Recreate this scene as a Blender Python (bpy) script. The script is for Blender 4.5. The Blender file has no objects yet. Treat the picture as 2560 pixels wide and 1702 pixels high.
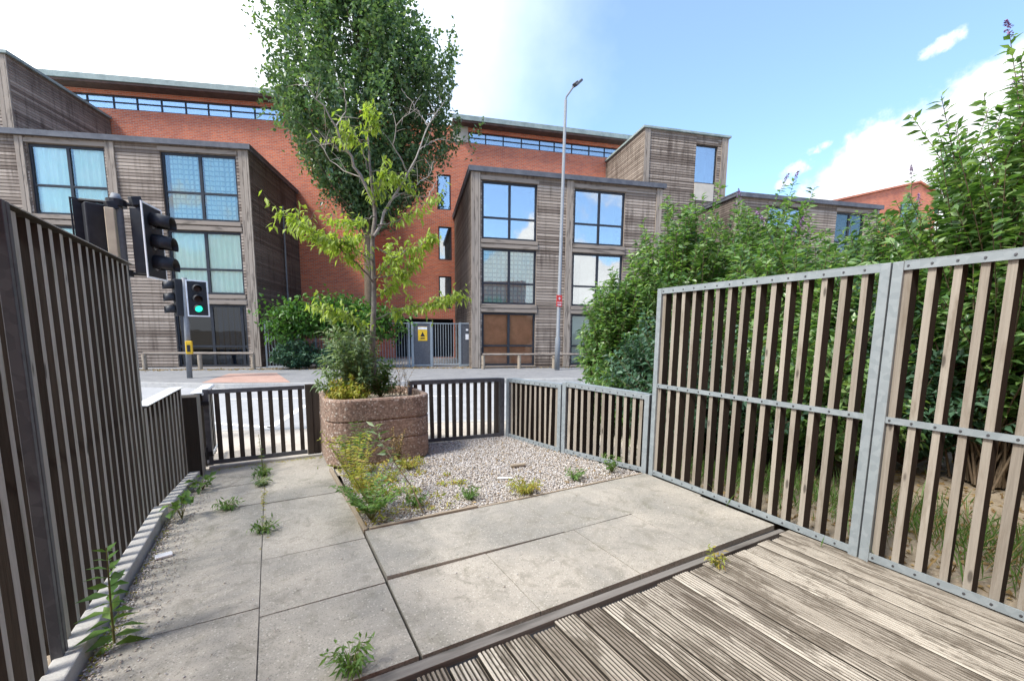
import bpy, math, random
import numpy as np
from mathutils import Vector, Matrix
rnd = random.Random(7); rng = np.random.default_rng(7)
S = bpy.context.scene
R = math.radians
# ------------------------------------------------------------------ camera
YAW, PITCH, ROLL, FPX, CAMZ = R(29.37), R(-7.25), R(.54), 1065.4, 1.5
c_, s_ = math.cos, math.sin
FW = np.array([s_(YAW)*c_(PITCH), c_(YAW)*c_(PITCH), s_(PITCH)])
_rt = np.array([c_(YAW), -s_(YAW), 0.]); _up = np.cross(_rt, FW)
RT = _rt*c_(ROLL)+_up*s_(ROLL); UP = -_rt*s_(ROLL)+_up*c_(ROLL)
CAM = np.array([0, 0, CAMZ])
cam = bpy.data.cameras.new('camera'); co = bpy.data.objects.new('camera', cam)
S.collection.objects.link(co); S.camera = co
cam.sensor_width = 36; cam.lens = FPX/2560*36; cam.shift_y = 116/2560
cam.clip_start = .02; cam.clip_end = 3000
co.matrix_world = Matrix(((RT[0], UP[0], -FW[0], 0), (RT[1], UP[1], -FW[1], 0), (RT[2], UP[2], -FW[2], CAMZ), (0, 0, 0, 1)))
def at(x, y, Y):                     # survey helper: sight line -> point at depth Y
    d = RT*((x*1.0857-1280)/FPX)-UP*((y*1.0857-967.1)/FPX)+FW
    return CAM+d*(Y/d[1])
# ------------------------------------------------------------------ light
SUN_AZ, SUN_EL = R(-98), R(52)
w = bpy.data.worlds.new('World'); S.world = w; w.use_nodes = True
def node_kit(nt):
    def N(t, **kw):
        n = nt.nodes.new(t)
        for k, v in kw.items():
            if k == 'i':
                for kk, vv in v.items():
                    if hasattr(vv, 'is_output') or isinstance(vv, bpy.types.NodeSocket): nt.links.new(vv, n.inputs[kk])
                    else: n.inputs[kk].default_value = vv
            else: setattr(n, k, v)
        return n
    def M(op, a, b=None, c=None, clamp=False):
        n = nt.nodes.new('ShaderNodeMath'); n.operation = op; n.use_clamp = clamp
        for i, v in enumerate((a, b, c)):
            if v is None: continue
            if isinstance(v, bpy.types.NodeSocket): nt.links.new(v, n.inputs[i])
            else: n.inputs[i].default_value = v
        return n.outputs[0]
    def ss(x, lo, hi):
        n = N('ShaderNodeMapRange', interpolation_type='SMOOTHSTEP')
        nt.links.new(x, n.inputs[0]); n.inputs[1].default_value = lo; n.inputs[2].default_value = hi
        return n.outputs[0]
    def mix(f, a, b, bt='MIX'):
        n = N('ShaderNodeMix', data_type='RGBA', blend_type=bt)
        for k, v in ((0, f), (6, a), (7, b)):
            if isinstance(v, bpy.types.NodeSocket): nt.links.new(v, n.inputs[k])
            else: n.inputs[k].default_value = v if k == 0 else (*v, 1)[:4]
        return n.outputs[2]
    def noise(vec, scale, detail=4, rough=.55, dist=0):
        n = N('ShaderNodeTexNoise'); n.inputs['Scale'].default_value = scale; n.inputs['Detail'].default_value = detail
        n.inputs['Roughness'].default_value = rough; n.inputs['Distortion'].default_value = dist
        if vec is not None: nt.links.new(vec, n.inputs['Vector'])
        return n.outputs[0]
    return N, M, ss, mix, noise
def build_world():
    nt = w.node_tree; nt.nodes.clear()
    N, M, ss, mix, noise = node_kit(nt)
    sky = N('ShaderNodeTexSky', sky_type='NISHITA', sun_disc=False)
    sky.sun_elevation = SUN_EL; sky.sun_rotation = SUN_AZ; sky.air_density = 1.0; sky.dust_density = .6; sky.ozone_density = 2.0
    tc = N('ShaderNodeTexCoord').outputs['Generated']
    sp = N('ShaderNodeSeparateXYZ'); nt.links.new(tc, sp.inputs[0])
    az = M('DEGREES', M('ARCTAN2', sp.outputs[0], sp.outputs[1])); el = M('DEGREES', M('ARCSINE', sp.outputs[2]))
    n1 = noise(tc, 7, 8, .6); n2 = noise(tc, 3.0, 6, .55)
    # bank of cumulus low on the right
    line = M('MINIMUM', M('MULTIPLY_ADD', az, .62, 15.6-62*.62), 24.5)
    d = M('SUBTRACT', line, el)
    d = M('ADD', d, M('MULTIPLY', M('SUBTRACT', n1, .5), 13))
    bank = M('MULTIPLY', ss(d, -.6, 1.6), ss(az, 55, 61))
    bank = M('MULTIPLY', bank, M('SUBTRACT', 1, ss(az, 100, 130)))
    # scattered cumulus all round the horizon
    d2 = M('ADD', M('SUBTRACT', 11.5, el), M('MULTIPLY', M('SUBTRACT', n1, .5), 26))
    low = M('MULTIPLY', ss(d2, -.5, 2.5), ss(M('ABSOLUTE', M('ADD', az, -50)), 60, 75))
    puff = M('MULTIPLY', ss(M('ADD', n2, M('MULTIPLY', n1, .35)), .80, .88), ss(az, 48, 58))
    cl = M('MAXIMUM', M('MAXIMUM', bank, low), puff)
    for a_, e_, w_, h_ in ((61.6, 17.4, 1.3, .8), (62.9, 18.7, 1.2, .45), (71.9, 24.6, 1.5, .6), (60.3, 15.9, .9, .5)):   # small torn clouds above the bank
        q = M('ADD', M('POWER', M('DIVIDE', M('SUBTRACT', az, a_), w_), 2), M('POWER', M('DIVIDE', M('SUBTRACT', el, M('MULTIPLY_ADD', az, .25, e_-a_*.25)), h_), 2))
        q = M('ADD', q, M('MULTIPLY', M('SUBTRACT', noise(tc, 28, 6, .65), .5), 7)); cl = M('MAXIMUM', cl, M('MULTIPLY', .85, M('SUBTRACT', 1, ss(q, -.6, 1.5))))
    # bright veil of thin cloud towards the sun
    v = N('ShaderNodeVectorMath', operation='DOT_PRODUCT'); nt.links.new(tc, v.inputs[0])
    a, e = R(-45), R(30); v.inputs[1].default_value = (s_(a)*c_(e), c_(a)*c_(e), s_(e))
    veil = ss(M('ADD', v.outputs['Value'], M('MULTIPLY', M('SUBTRACT', n2, .5), .34)), .14, 1.0)
    tint = mix(1.0, sky.outputs[0], (1.25, 1.62, 1.95), 'MULTIPLY')
    shade = mix(n1, (4.6, 4.9, 5.5), (10.5, 10.5, 10.5))
    veil = M('MAXIMUM', veil, .07)
    col = mix(veil, tint, (13.0, 13.4, 13.6)); col = mix(cl, col, shade)
    bg = N('ShaderNodeBackground'); nt.links.new(col, bg.inputs[0]); bg.inputs[1].default_value = .09
    out = N('ShaderNodeOutputWorld'); nt.links.new(bg.outputs[0], out.inputs[0])
build_world()
sl = bpy.data.lights.new('sun', 'SUN'); so = bpy.data.objects.new('sun', sl); S.collection.objects.link(so)
sl.energy = 2.6; sl.angle = R(12); sl.color = (1, .95, .87)
sd = Vector((s_(SUN_AZ)*c_(SUN_EL), c_(SUN_AZ)*c_(SUN_EL), s_(SUN_EL)))
so.rotation_euler = sd.to_track_quat('Z', 'Y').to_euler()
S.view_settings.view_transform = 'Standard'; S.view_settings.look = 'None'; S.view_settings.gamma = 1
S.view_settings.exposure = 1.08
S.render.engine = 'CYCLES'; S.cycles.max_bounces = 8; S.cycles.transparent_max_bounces = 12
# ------------------------------------------------------------------ materials
def mat(name, fn, disp=False):
    m = bpy.data.materials.new(name); m.use_nodes = True; nt = m.node_tree; nt.nodes.clear()
    K = node_kit(nt); N = K[0]
    out = N('ShaderNodeOutputMaterial'); sh = fn(nt, *K); nt.links.new(sh, out.inputs[0]); return m
def princ(nt, N, col, rough=.7, metal=0, spec=.3, normal=None):
    b = N('ShaderNodeBsdfPrincipled')
    for k, v in (('Base Color', col), ('Roughness', rough), ('Metallic', metal), ('Specular IOR Level', spec)):
        if isinstance(v, bpy.types.NodeSocket): nt.links.new(v, b.inputs[k])
        else: b.inputs[k].default_value = (*v, 1) if k == 'Base Color' else v
    if normal is not None: nt.links.new(normal, b.inputs['Normal'])
    return b.outputs[0]
def bump(nt, N, h, strength=.4, dist=.01):
    b = N('ShaderNodeBump'); b.inputs['Strength'].default_value = strength; b.inputs['Distance'].default_value = dist
    nt.links.new(h, b.inputs['Height']); return b.outputs[0]
def objc(N): return N('ShaderNodeTexCoord').outputs['Object']
def scaled(nt, N, vec, s, add=None):
    m = N('ShaderNodeMapping'); nt.links.new(vec, m.inputs[0]); m.inputs['Scale'].default_value = s
    if add is not None: nt.links.new(add, m.inputs['Location'])
    return m.outputs[0]
def wood(name, c1, c2, axis=2, rough=.8, stain=None, fine=60):
    def f(nt, N, M, ss, mix, noise):
        g = N('ShaderNodeNewGeometry'); r = g.outputs['Random Per Island']
        cb = N('ShaderNodeCombineXYZ')
        for i in range(3): nt.links.new(M('MULTIPLY', r, 37+9*i), cb.inputs[i])
        sc = [fine]*3; sc[axis] = fine*.035
        v = scaled(nt, N, objc(N), sc, cb.outputs[0])
        n = noise(v, 1, 5, .65, .3); big = noise(scaled(nt, N, objc(N), [9 if i != axis else 1.6 for i in range(3)], cb.outputs[0]), 1, 4)
        col = mix(M('ADD', M('MULTIPLY', n, .75), M('MULTIPLY', M('SUBTRACT', r, .5), .5), clamp=True), c1, c2)
        col = mix(ss(big, .5, .72), col, stain or [a*.55 for a in c1])
        return princ(nt, N, col, rough, 0, .25, bump(nt, N, n, .5, .004))
    return mat(name, f)
def slatwood(name, f1, f2, e1, e2, stain):
    """sawn slat: pale weathered broad faces, sides darkened to imitate shade between slats"""
    def f(nt, N, M, ss, mix, noise):
        g = N('ShaderNodeNewGeometry'); r = g.outputs['Random Per Island']; cb = N('ShaderNodeCombineXYZ')
        for i in range(3): nt.links.new(M('MULTIPLY', r, 37+9*i), cb.inputs[i])
        o = objc(N); n = noise(scaled(nt, N, o, (75, 75, 2.6), cb.outputs[0]), 1, 6, .68, .35); big = noise(scaled(nt, N, o, (12, 12, 2.2), cb.outputs[0]), 1, 5, .65)
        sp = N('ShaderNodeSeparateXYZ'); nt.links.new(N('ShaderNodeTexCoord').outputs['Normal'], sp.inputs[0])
        k = M('ADD', M('MULTIPLY', n, .85), M('MULTIPLY', M('SUBTRACT', r, .5), .45), clamp=True)
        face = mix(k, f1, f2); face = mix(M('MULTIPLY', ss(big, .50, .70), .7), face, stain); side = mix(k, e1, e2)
        vo = N('ShaderNodeTexVoronoi'); nt.links.new(scaled(nt, N, o, (9, 9, 2.6), cb.outputs[0]), vo.inputs['Vector']); vo.inputs['Scale'].default_value = 1
        face = mix(M('MULTIPLY', M('SUBTRACT', 1, ss(vo.outputs['Distance'], .06, .13)), .7), face, e1)
        col = mix(ss(M('ABSOLUTE', sp.outputs[0]), .5, .75), side, face)  # surface normal picks the side colour, which has slot shade painted in
        return princ(nt, N, col, .82, 0, .25, bump(nt, N, n, .5, .004))
    return mat(name, f)
def plain(name, c1, c2=None, rough=.6, metal=0, scale=8, spec=.3, bmp=0):
    c2 = c2 or [a*.75 for a in c1]
    def f(nt, N, M, ss, mix, noise):
        o = objc(N); n = noise(o, scale, 6, .62)
        col = mix(ss(n, .3, .72), c1, c2)
        nm = bump(nt, N, noise(o, scale*9, 4), bmp, .004) if bmp else None
        return princ(nt, N, col, rough, metal, spec, nm)
    return mat(name, f)
def leafm(name, cols, trans=.35, gloss=.35, rough=.45):
    def f(nt, N, M, ss, mix, noise):
        r = N('ShaderNodeNewGeometry').outputs['Random Per Island']
        cr = N('ShaderNodeValToRGB'); nt.links.new(r, cr.inputs[0]); e = cr.color_ramp.elements
        e[0].color = (*cols[0], 1); e[1].color = (*cols[-1], 1)
        for i, c in enumerate(cols[1:-1]):
            q = e.new((i+1)/(len(cols)-1)); q.color = (*c, 1)
        p = princ(nt, N, cr.outputs[0], rough, 0, gloss)
        t = N('ShaderNodeBsdfTranslucent'); nt.links.new(mix(1, cr.outputs[0], (1.5, 1.6, .7), 'MULTIPLY'), t.inputs[0])
        mx = N('ShaderNodeMixShader'); mx.inputs[0].default_value = trans
        nt.links.new(p, mx.inputs[1]); nt.links.new(t.outputs[0], mx.inputs[2]); return mx.outputs[0]
    return mat(name, f)
def m_clad(name, c1, c2, c3):
    def f(nt, N, M, ss, mix, noise):
        g = N('ShaderNodeNewGeometry'); r = g.outputs['Random Per Island']; o = objc(N)
        cb = N('ShaderNodeCombineXYZ'); nt.links.new(M('MULTIPLY', r, 50), cb.inputs[0]); nt.links.new(M('MULTIPLY', r, 31), cb.inputs[2])
        n = noise(scaled(nt, N, o, (2.2, 2.2, 30), cb.outputs[0]), 1, 6, .7)
        b = noise(o, .55, 5, .65); st = noise(scaled(nt, N, o, (7, 7, .5)), 1, 5, .6)
        col = mix(M('ADD', M('MULTIPLY', n, .8), M('MULTIPLY', M('SUBTRACT', r, .35), .9), clamp=True), c1, c2)
        col = mix(M('MULTIPLY', ss(M('ADD', M('MULTIPLY', b, .5), M('MULTIPLY', st, .5)), .46, .66), .85), col, c3)
        return princ(nt, N, col, .85, 0, .2, bump(nt, N, n, .35, .006))
    return mat(name, f)
def m_brick():
    def f(nt, N, M, ss, mix, noise):
        o = objc(N); sp = N('ShaderNodeSeparateXYZ'); nt.links.new(o, sp.inputs[0])
        cb = N('ShaderNodeCombineXYZ'); nt.links.new(M('ADD', sp.outputs[0], sp.outputs[1]), cb.inputs[0]); nt.links.new(sp.outputs[2], cb.inputs[1])
        b = N('ShaderNodeTexBrick'); nt.links.new(cb.outputs[0], b.inputs['Vector'])
        b.inputs['Color1'].default_value = (.70, .175, .07, 1); b.inputs['Color2'].default_value = (.46, .10, .05, 1)
        b.inputs['Mortar'].default_value = (.46, .32, .25, 1)
        b.inputs['Scale'].default_value = 1; b.inputs['Brick Width'].default_value = .225; b.inputs['Row Height'].default_value = .075
        b.inputs['Mortar Size'].default_value = .011; b.inputs['Bias'].default_value = -.1
        n = noise(o, .7, 5, .6); n2 = noise(o, 5, 4)
        col = mix(M('MULTIPLY', ss(n, .42, .7), .4), b.outputs[0], (.30, .10, .07)); col = mix(M('MULTIPLY', ss(n2, .55, .75), .25), col, (.5, .28, .2))
        return princ(nt, N, col, .85, 0, .2, bump(nt, N, b.outputs['Fac'], -.4, .01))
    return mat('brick', f)
def m_glass(name, refl, tint=(.92, 1, .98)):
    def f(nt, N, M, ss, mix, noise):
        t = N('ShaderNodeBsdfTransparent'); t.inputs[0].default_value = (*tint, 1)
        g = N('ShaderNodeBsdfGlossy'); g.inputs['Roughness'].default_value = .01
        nm = bump(nt, N, noise(objc(N), 1.3, 2), .03, .05); nt.links.new(nm, g.inputs['Normal'])
        fr = N('ShaderNodeFresnel'); fr.inputs[0].default_value = 1.5
        mx = N('ShaderNodeMixShader'); nt.links.new(M('MULTIPLY_ADD', fr.outputs[0], .9, refl, clamp=True), mx.inputs[0])
        nt.links.new(t.outputs[0], mx.inputs[1]); nt.links.new(g.outputs[0], mx.inputs[2]); return mx.outputs[0]
    return mat(name, f)
def m_paving(name, c1, c2, c3, speck=.5):
    def f(nt, N, M, ss, mix, noise):
        o = objc(N); r = N('ShaderNodeNewGeometry').outputs['Random Per Island']
        a = noise(o, 1.4, 8, .66, .5); b = noise(o, 6, 8, .72, .8); c = noise(o, 120, 3, .75); e = noise(o, 38, 4, .75); st = noise(o, 2.6, 7, .7, 1.2)
        vo = N('ShaderNodeTexVoronoi'); nt.links.new(o, vo.inputs['Vector']); vo.inputs['Scale'].default_value = 62
        sc = N('ShaderNodeSeparateColor'); nt.links.new(vo.outputs['Color'], sc.inputs[0])
        col = mix(M('ADD', M('MULTIPLY', ss(a, .25, .75), .85), M('MULTIPLY', M('SUBTRACT', r, .5), .4), clamp=True), c1, c2)
        col = mix(M('MULTIPLY', ss(b, .48, .66), .6), col, c3)
        col = mix(M('MULTIPLY', ss(st, .56, .72), .55), col, (c3[0]*.72, c3[1]*.74, c3[2]*.62))
        col = mix(M('MULTIPLY', ss(e, .54, .68), .55*speck), col, [x*.5 for x in c1]); col = mix(M('MULTIPLY', ss(e, .28, .44), -.0), col, c2)
        col = mix(M('MULTIPLY', ss(c, .55, .68), speck), col, [x*.35 for x in c1])
        gr = M('MULTIPLY', M('SUBTRACT', 1, ss(vo.outputs['Distance'], .15, .42)), M('GREATER_THAN', sc.outputs[0], .62))
        col = mix(M('MULTIPLY', gr, .45*speck), col, (.66, .63, .56))
        gk = M('MULTIPLY', M('SUBTRACT', 1, ss(vo.outputs['Distance'], .1, .34)), M('LESS_THAN', sc.outputs[0], .10))
        col = mix(M('MULTIPLY', gk, .8*speck), col, (.06, .055, .045))
        h = M('ADD', M('MULTIPLY', c, .6), M('MULTIPLY', b, .6))
        return princ(nt, N, col, .9, 0, .2, bump(nt, N, h, .6, .005))
    return mat(name, f)
def m_agg():
    def f(nt, N, M, ss, mix, noise):
        o = objc(N); vo = N('ShaderNodeTexVoronoi'); nt.links.new(o, vo.inputs['Vector']); vo.inputs['Scale'].default_value = 55
        a = noise(o, 2.2, 5, .6); sc = N('ShaderNodeSeparateColor'); nt.links.new(vo.outputs['Color'], sc.inputs[0])
        col = mix(sc.outputs[0], (.17, .115, .088), (.38, .27, .21)); col = mix(ss(sc.outputs[1], .86, .93), col, (.52, .46, .40))
        col = mix(M('MULTIPLY', ss(vo.outputs['Distance'], .45, .8), .6), col, (.12, .08, .06)); col = mix(M('MULTIPLY', ss(a, .45, .72), .5), col, (.29, .18, .13))
        return princ(nt, N, col, .85, 0, .25, bump(nt, N, vo.outputs['Distance'], -.6, .008))
    return mat('exposed_aggregate', f)
def m_deck():
    def f(nt, N, M, ss, mix, noise):
        o = objc(N); r = N('ShaderNodeNewGeometry').outputs['Random Per Island']
        cb = N('ShaderNodeCombineXYZ'); nt.links.new(M('MULTIPLY', r, 40), cb.inputs[1])
        n = noise(scaled(nt, N, o, (110, 3, 110), cb.outputs[0]), 1, 6, .7); st = noise(scaled(nt, N, o, (11, 2.2, 11), cb.outputs[0]), 1, 9, .74, .4); st2 = noise(scaled(nt, N, o, (38, 3.2, 38), cb.outputs[0]), 1, 7, .7)
        col = mix(M('ADD', M('MULTIPLY', ss(n, .25, .75), .75), M('MULTIPLY', M('SUBTRACT', r, .42), 1.0), clamp=True), (.185, .16, .132), (.50, .46, .395))
        col = mix(M('MULTIPLY', ss(st, .48, .57), .75), col, (.10, .082, .062)); col = mix(M('MULTIPLY', ss(st2, .56, .66), .6), col, (.085, .072, .058))
        sp = N('ShaderNodeSeparateXYZ'); nt.links.new(o, sp.inputs[0])
        col = mix(M('MULTIPLY', M('SUBTRACT', 1, ss(sp.outputs[2], DECKZ-.0065, DECKZ-.0035)), .93), col, (.026, .022, .018))   # dirt packed in the grooves
        return princ(nt, N, col, .8, 0, .25, bump(nt, N, n, .5, .003))
    return mat('deck_timber', f)
def m_zinc(name, c1, c2, rough=.45, metal=.35):
    def f(nt, N, M, ss, mix, noise):
        o = objc(N); vo = N('ShaderNodeTexVoronoi'); nt.links.new(o, vo.inputs['Vector']); vo.inputs['Scale'].default_value = 26
        sc = N('ShaderNodeSeparateColor'); nt.links.new(vo.outputs['Color'], sc.inputs[0]); a = noise(o, 5, 6, .65)
        col = mix(M('MULTIPLY_ADD', sc.outputs[0], .45, M('MULTIPLY', a, .5)), c1, c2)
        return princ(nt, N, col, rough, metal, .4)
    return mat(name, f)
def emis(name, c, s):
    def f(nt, N, M, ss, mix, noise):
        e = N('ShaderNodeEmission'); e.inputs[0].default_value = (*c, 1); e.inputs[1].default_value = s; return e.outputs[0]
    return mat(name, f)
DECKZ = -.006
T = {}
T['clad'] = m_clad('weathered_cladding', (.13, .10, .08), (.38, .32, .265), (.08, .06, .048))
T['clad_side'] = m_clad('shaded_side_cladding', (.10, .08, .066), (.20, .165, .14), (.055, .043, .036))  # darker copy of the cladding, shade on the bay sides put into its colour
T['trim'] = wood('weathered_trim', (.23, .19, .155), (.40, .345, .285), 2, .85, None, 30)
T['trimh'] = wood('weathered_trim_level', (.23, .19, .155), (.38, .325, .27), 0, .85, None, 30)
T['brick'] = m_brick()
T['fascia'] = plain('lead_fascia', (.075, .08, .095), (.13, .135, .15), .6, 0, 3)
T['roofed'] = plain('roof_edge_metal', (.30, .36, .34), (.20, .25, .24), .6, 0, 3)
T['soffit'] = plain('soffit_timber', (.09, .06, .05), (.15, .09, .07), .8, 0, 4)
T['render'] = plain('cream_render', (.55, .50, .42), (.47, .43, .36), .9, 0, 2)
T['frame'] = plain('dark_window_frame', (.018, .021, .028), (.03, .034, .042), .45)
T['glass_r'] = m_glass('reflective_glass', .50); T['glass_l'] = m_glass('clear_glass', .03); T['glass_m'] = m_glass('strip_glass', .42)
T['glass_k'] = m_glass('dark_glass', .02, (.30, .38, .45))
def m_check():
    def f(nt, N, M, ss, mix, noise):
        sp = N('ShaderNodeSeparateXYZ'); nt.links.new(objc(N), sp.inputs[0])
        ln = M('MAXIMUM', *[M('GREATER_THAN', M('FRACT', M('MULTIPLY', sp.outputs[i], q)), .72) for i, q in ((0, 5.5), (2, 5.5))])
        lb = M('MAXIMUM', *[M('GREATER_THAN', M('FRACT', M('MULTIPLY', sp.outputs[i], q)), .5) for i, q in ((0, 2.75), (2, 2.75))])
        col = mix(M('MULTIPLY', ln, .65), (.66, .80, .80), (.12, .26, .34)); col = mix(M('MULTIPLY', lb, .25), col, (.25, .45, .52))
        return princ(nt, N, col, .9)
    return mat('checked_curtain', f)
T['curt_k'] = m_check()
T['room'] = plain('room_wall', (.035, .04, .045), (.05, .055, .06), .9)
T['curt'] = plain('pale_curtain', (.96, .96, .88), (.84, .92, .82), .9, 0, 2)
T['curt_b'] = plain('blue_curtain', (.42, .60, .66), (.30, .47, .55), .9, 0, 4)
T['board'] = plain('brown_board', (.56, .32, .20), (.42, .235, .14), .8, 0, 3)
T['blind'] = plain('grey_blind', (.46, .44, .41), (.38, .37, .35), .85, 0, 2)
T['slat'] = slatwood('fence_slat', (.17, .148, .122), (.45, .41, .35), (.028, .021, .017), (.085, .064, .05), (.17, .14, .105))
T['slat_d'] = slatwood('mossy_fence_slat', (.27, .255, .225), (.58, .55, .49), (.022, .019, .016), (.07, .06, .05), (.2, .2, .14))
T['slat_k'] = wood('dark_fence_slat', (.045, .037, .03), (.10, .083, .068), 2, .8)
T['zinc'] = m_zinc('galvanised_steel', (.21, .245, .265), (.33, .37, .39), .5, .15)
T['zinc_w'] = m_zinc('sunlit_steel_cap', (.55, .58, .60), (.72, .75, .77), .45, .1)  # paler copy of the steel with sunlight on the caps painted in
T['zinc_d'] = m_zinc('dark_steel', (.06, .065, .075), (.13, .135, .15), .5, .2)
T['bolt'] = plain('bolt_head', (.12, .12, .13), None, .4, .6)
T['pave'] = m_paving('concrete_slab', (.25, .24, .215), (.45, .41, .35), (.20, .188, .155), .7)
T['tarmac'] = m_paving('road_tarmac', (.33, .33, .335), (.42, .42, .42), (.28, .28, .285), .35)
T['walk'] = m_paving('pavement_tarmac', (.21, .21, .215), (.28, .275, .27), (.17, .17, .175), .35)
T['walk_n'] = m_paving('near_pavement', (.44, .39, .33), (.53, .48, .42), (.36, .31, .25), .35)
T['redp'] = m_paving('red_block_paving', (.40, .25, .20), (.48, .32, .26), (.33, .2, .16), .3)
T['kerb'] = m_paving('kerb_stone', (.40, .39, .37), (.50, .49, .46), (.3, .29, .28), .3)
T['white'] = plain('white_road_paint', (.80, .80, .78), (.65, .65, .64), .8, 0, 20)
T['agg'] = m_agg(); T['deck'] = m_deck()
T['edge'] = wood('edging_board', (.26, .21, .155), (.42, .36, .28), 1, .85)
T['edgex'] = wood('edging_board_across', (.26, .21, .155), (.42, .36, .28), 0, .85)
T['edge_g'] = wood('grey_edging', (.13, .12, .11), (.28, .265, .245), 0, .8)
T['edge_k'] = wood('dark_edging', (.07, .062, .055), (.16, .145, .13), 0, .8)
T['soil'] = m_paving('dry_soil', (.25, .20, .145), (.36, .30, .225), (.16, .12, .085), .6)
T['bark'] = plain('grey_bark', (.25, .225, .20), (.14, .12, .10), .9, 0, 14, .2, .5)
T['twig'] = plain('pale_twig', (.40, .37, .33), (.27, .24, .21), .85, 0, 14)
T['stem'] = plain('green_stem', (.14, .17, .06), (.19, .15, .07), .8, 0, 12)
T['stem_b'] = plain('brown_stem', (.16, .115, .075), (.10, .075, .05), .85, 0, 12)
T['leaf_tree'] = leafm('tree_leaf', [(.045, .095, .055), (.08, .15, .075), (.12, .20, .09), (.18, .26, .11)], .35, .6, .34)
T['leaf_young'] = leafm('young_leaf', [(.20, .29, .05), (.29, .38, .07), (.37, .45, .10), (.23, .33, .06)], .45, .35)
T['leaf_bush'] = leafm('bush_leaf', [(.05, .115, .038), (.10, .20, .06), (.165, .29, .085), (.26, .36, .15)], .38, .6, .34)
T['leaf_grey'] = leafm('grey_green_leaf', [(.09, .15, .075), (.15, .22, .11), (.22, .30, .16), (.28, .35, .20)], .35, .4)
T['leaf_weed'] = leafm('weed_leaf', [(.07, .15, .035), (.11, .21, .05), (.16, .26, .07)], .35, .35)
T['leaf_yel'] = leafm('yellow_weed_leaf', [(.22, .27, .05), (.33, .36, .07), (.40, .36, .09), (.34, .22, .06)], .4, .3)
T['leaf_teal'] = leafm('cool_shrub_leaf', [(.035, .085, .05), (.06, .135, .08), (.10, .19, .12)], .25, .45)
T['leaf_clim'] = leafm('climber_leaf', [(.045, .12, .02), (.075, .18, .03), (.11, .23, .045)], .3, .4)
T['leaf_dry'] = leafm('dry_leaf', [(.25, .17, .08), (.36, .26, .13), (.20, .12, .06)], .2, .2)
T['flower'] = plain('lilac_flower', (.33, .20, .36), (.24, .15, .28), .8, 0, 30)
T['stone'] = None
def m_stone():
    def f(nt, N, M, ss, mix, noise):
        r = N('ShaderNodeNewGeometry').outputs['Random Per Island']; cr = N('ShaderNodeValToRGB'); nt.links.new(r, cr.inputs[0]); e = cr.color_ramp.elements
        e[0].color = (.17, .15, .13, 1); e[1].color = (.66, .64, .62, 1)
        for p, c in ((.2, (.36, .31, .26)), (.45, (.50, .45, .40)), (.7, (.42, .41, .41))): q = e.new(p); q.color = (*c, 1)
        return princ(nt, N, cr.outputs[0], .8, 0, .25)
    return mat('gravel_stone', f)
T['stone'] = m_stone()
T['black'] = plain('black_plastic', (.016, .017, .02), (.026, .028, .033), .5)
T['whitep'] = plain('white_plastic', (.80, .81, .82), (.7, .71, .72), .5)
T['greypole'] = m_zinc('grey_pole', (.15, .162, .175), (.23, .245, .26), .6, .05)
T['yellow'] = plain('yellow_paint', (.75, .48, .03), (.65, .40, .03), .5)
T['red'] = plain('red_sign', (.62, .06, .05), (.55, .05, .04), .5)
T['tan'] = plain('tan_bracket', (.50, .42, .30), (.4, .33, .24), .6)
T['green_lamp'] = emis('green_lamp', (.03, .85, .5), .9); T['warm_lamp'] = emis('warm_lamp', (1, .9, .7), 3)
T['lens'] = plain('dark_lens', (.03, .02, .02), None, .2)
T['blue'] = plain('blue_plastic', (.05, .25, .6), None, .4)
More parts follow.
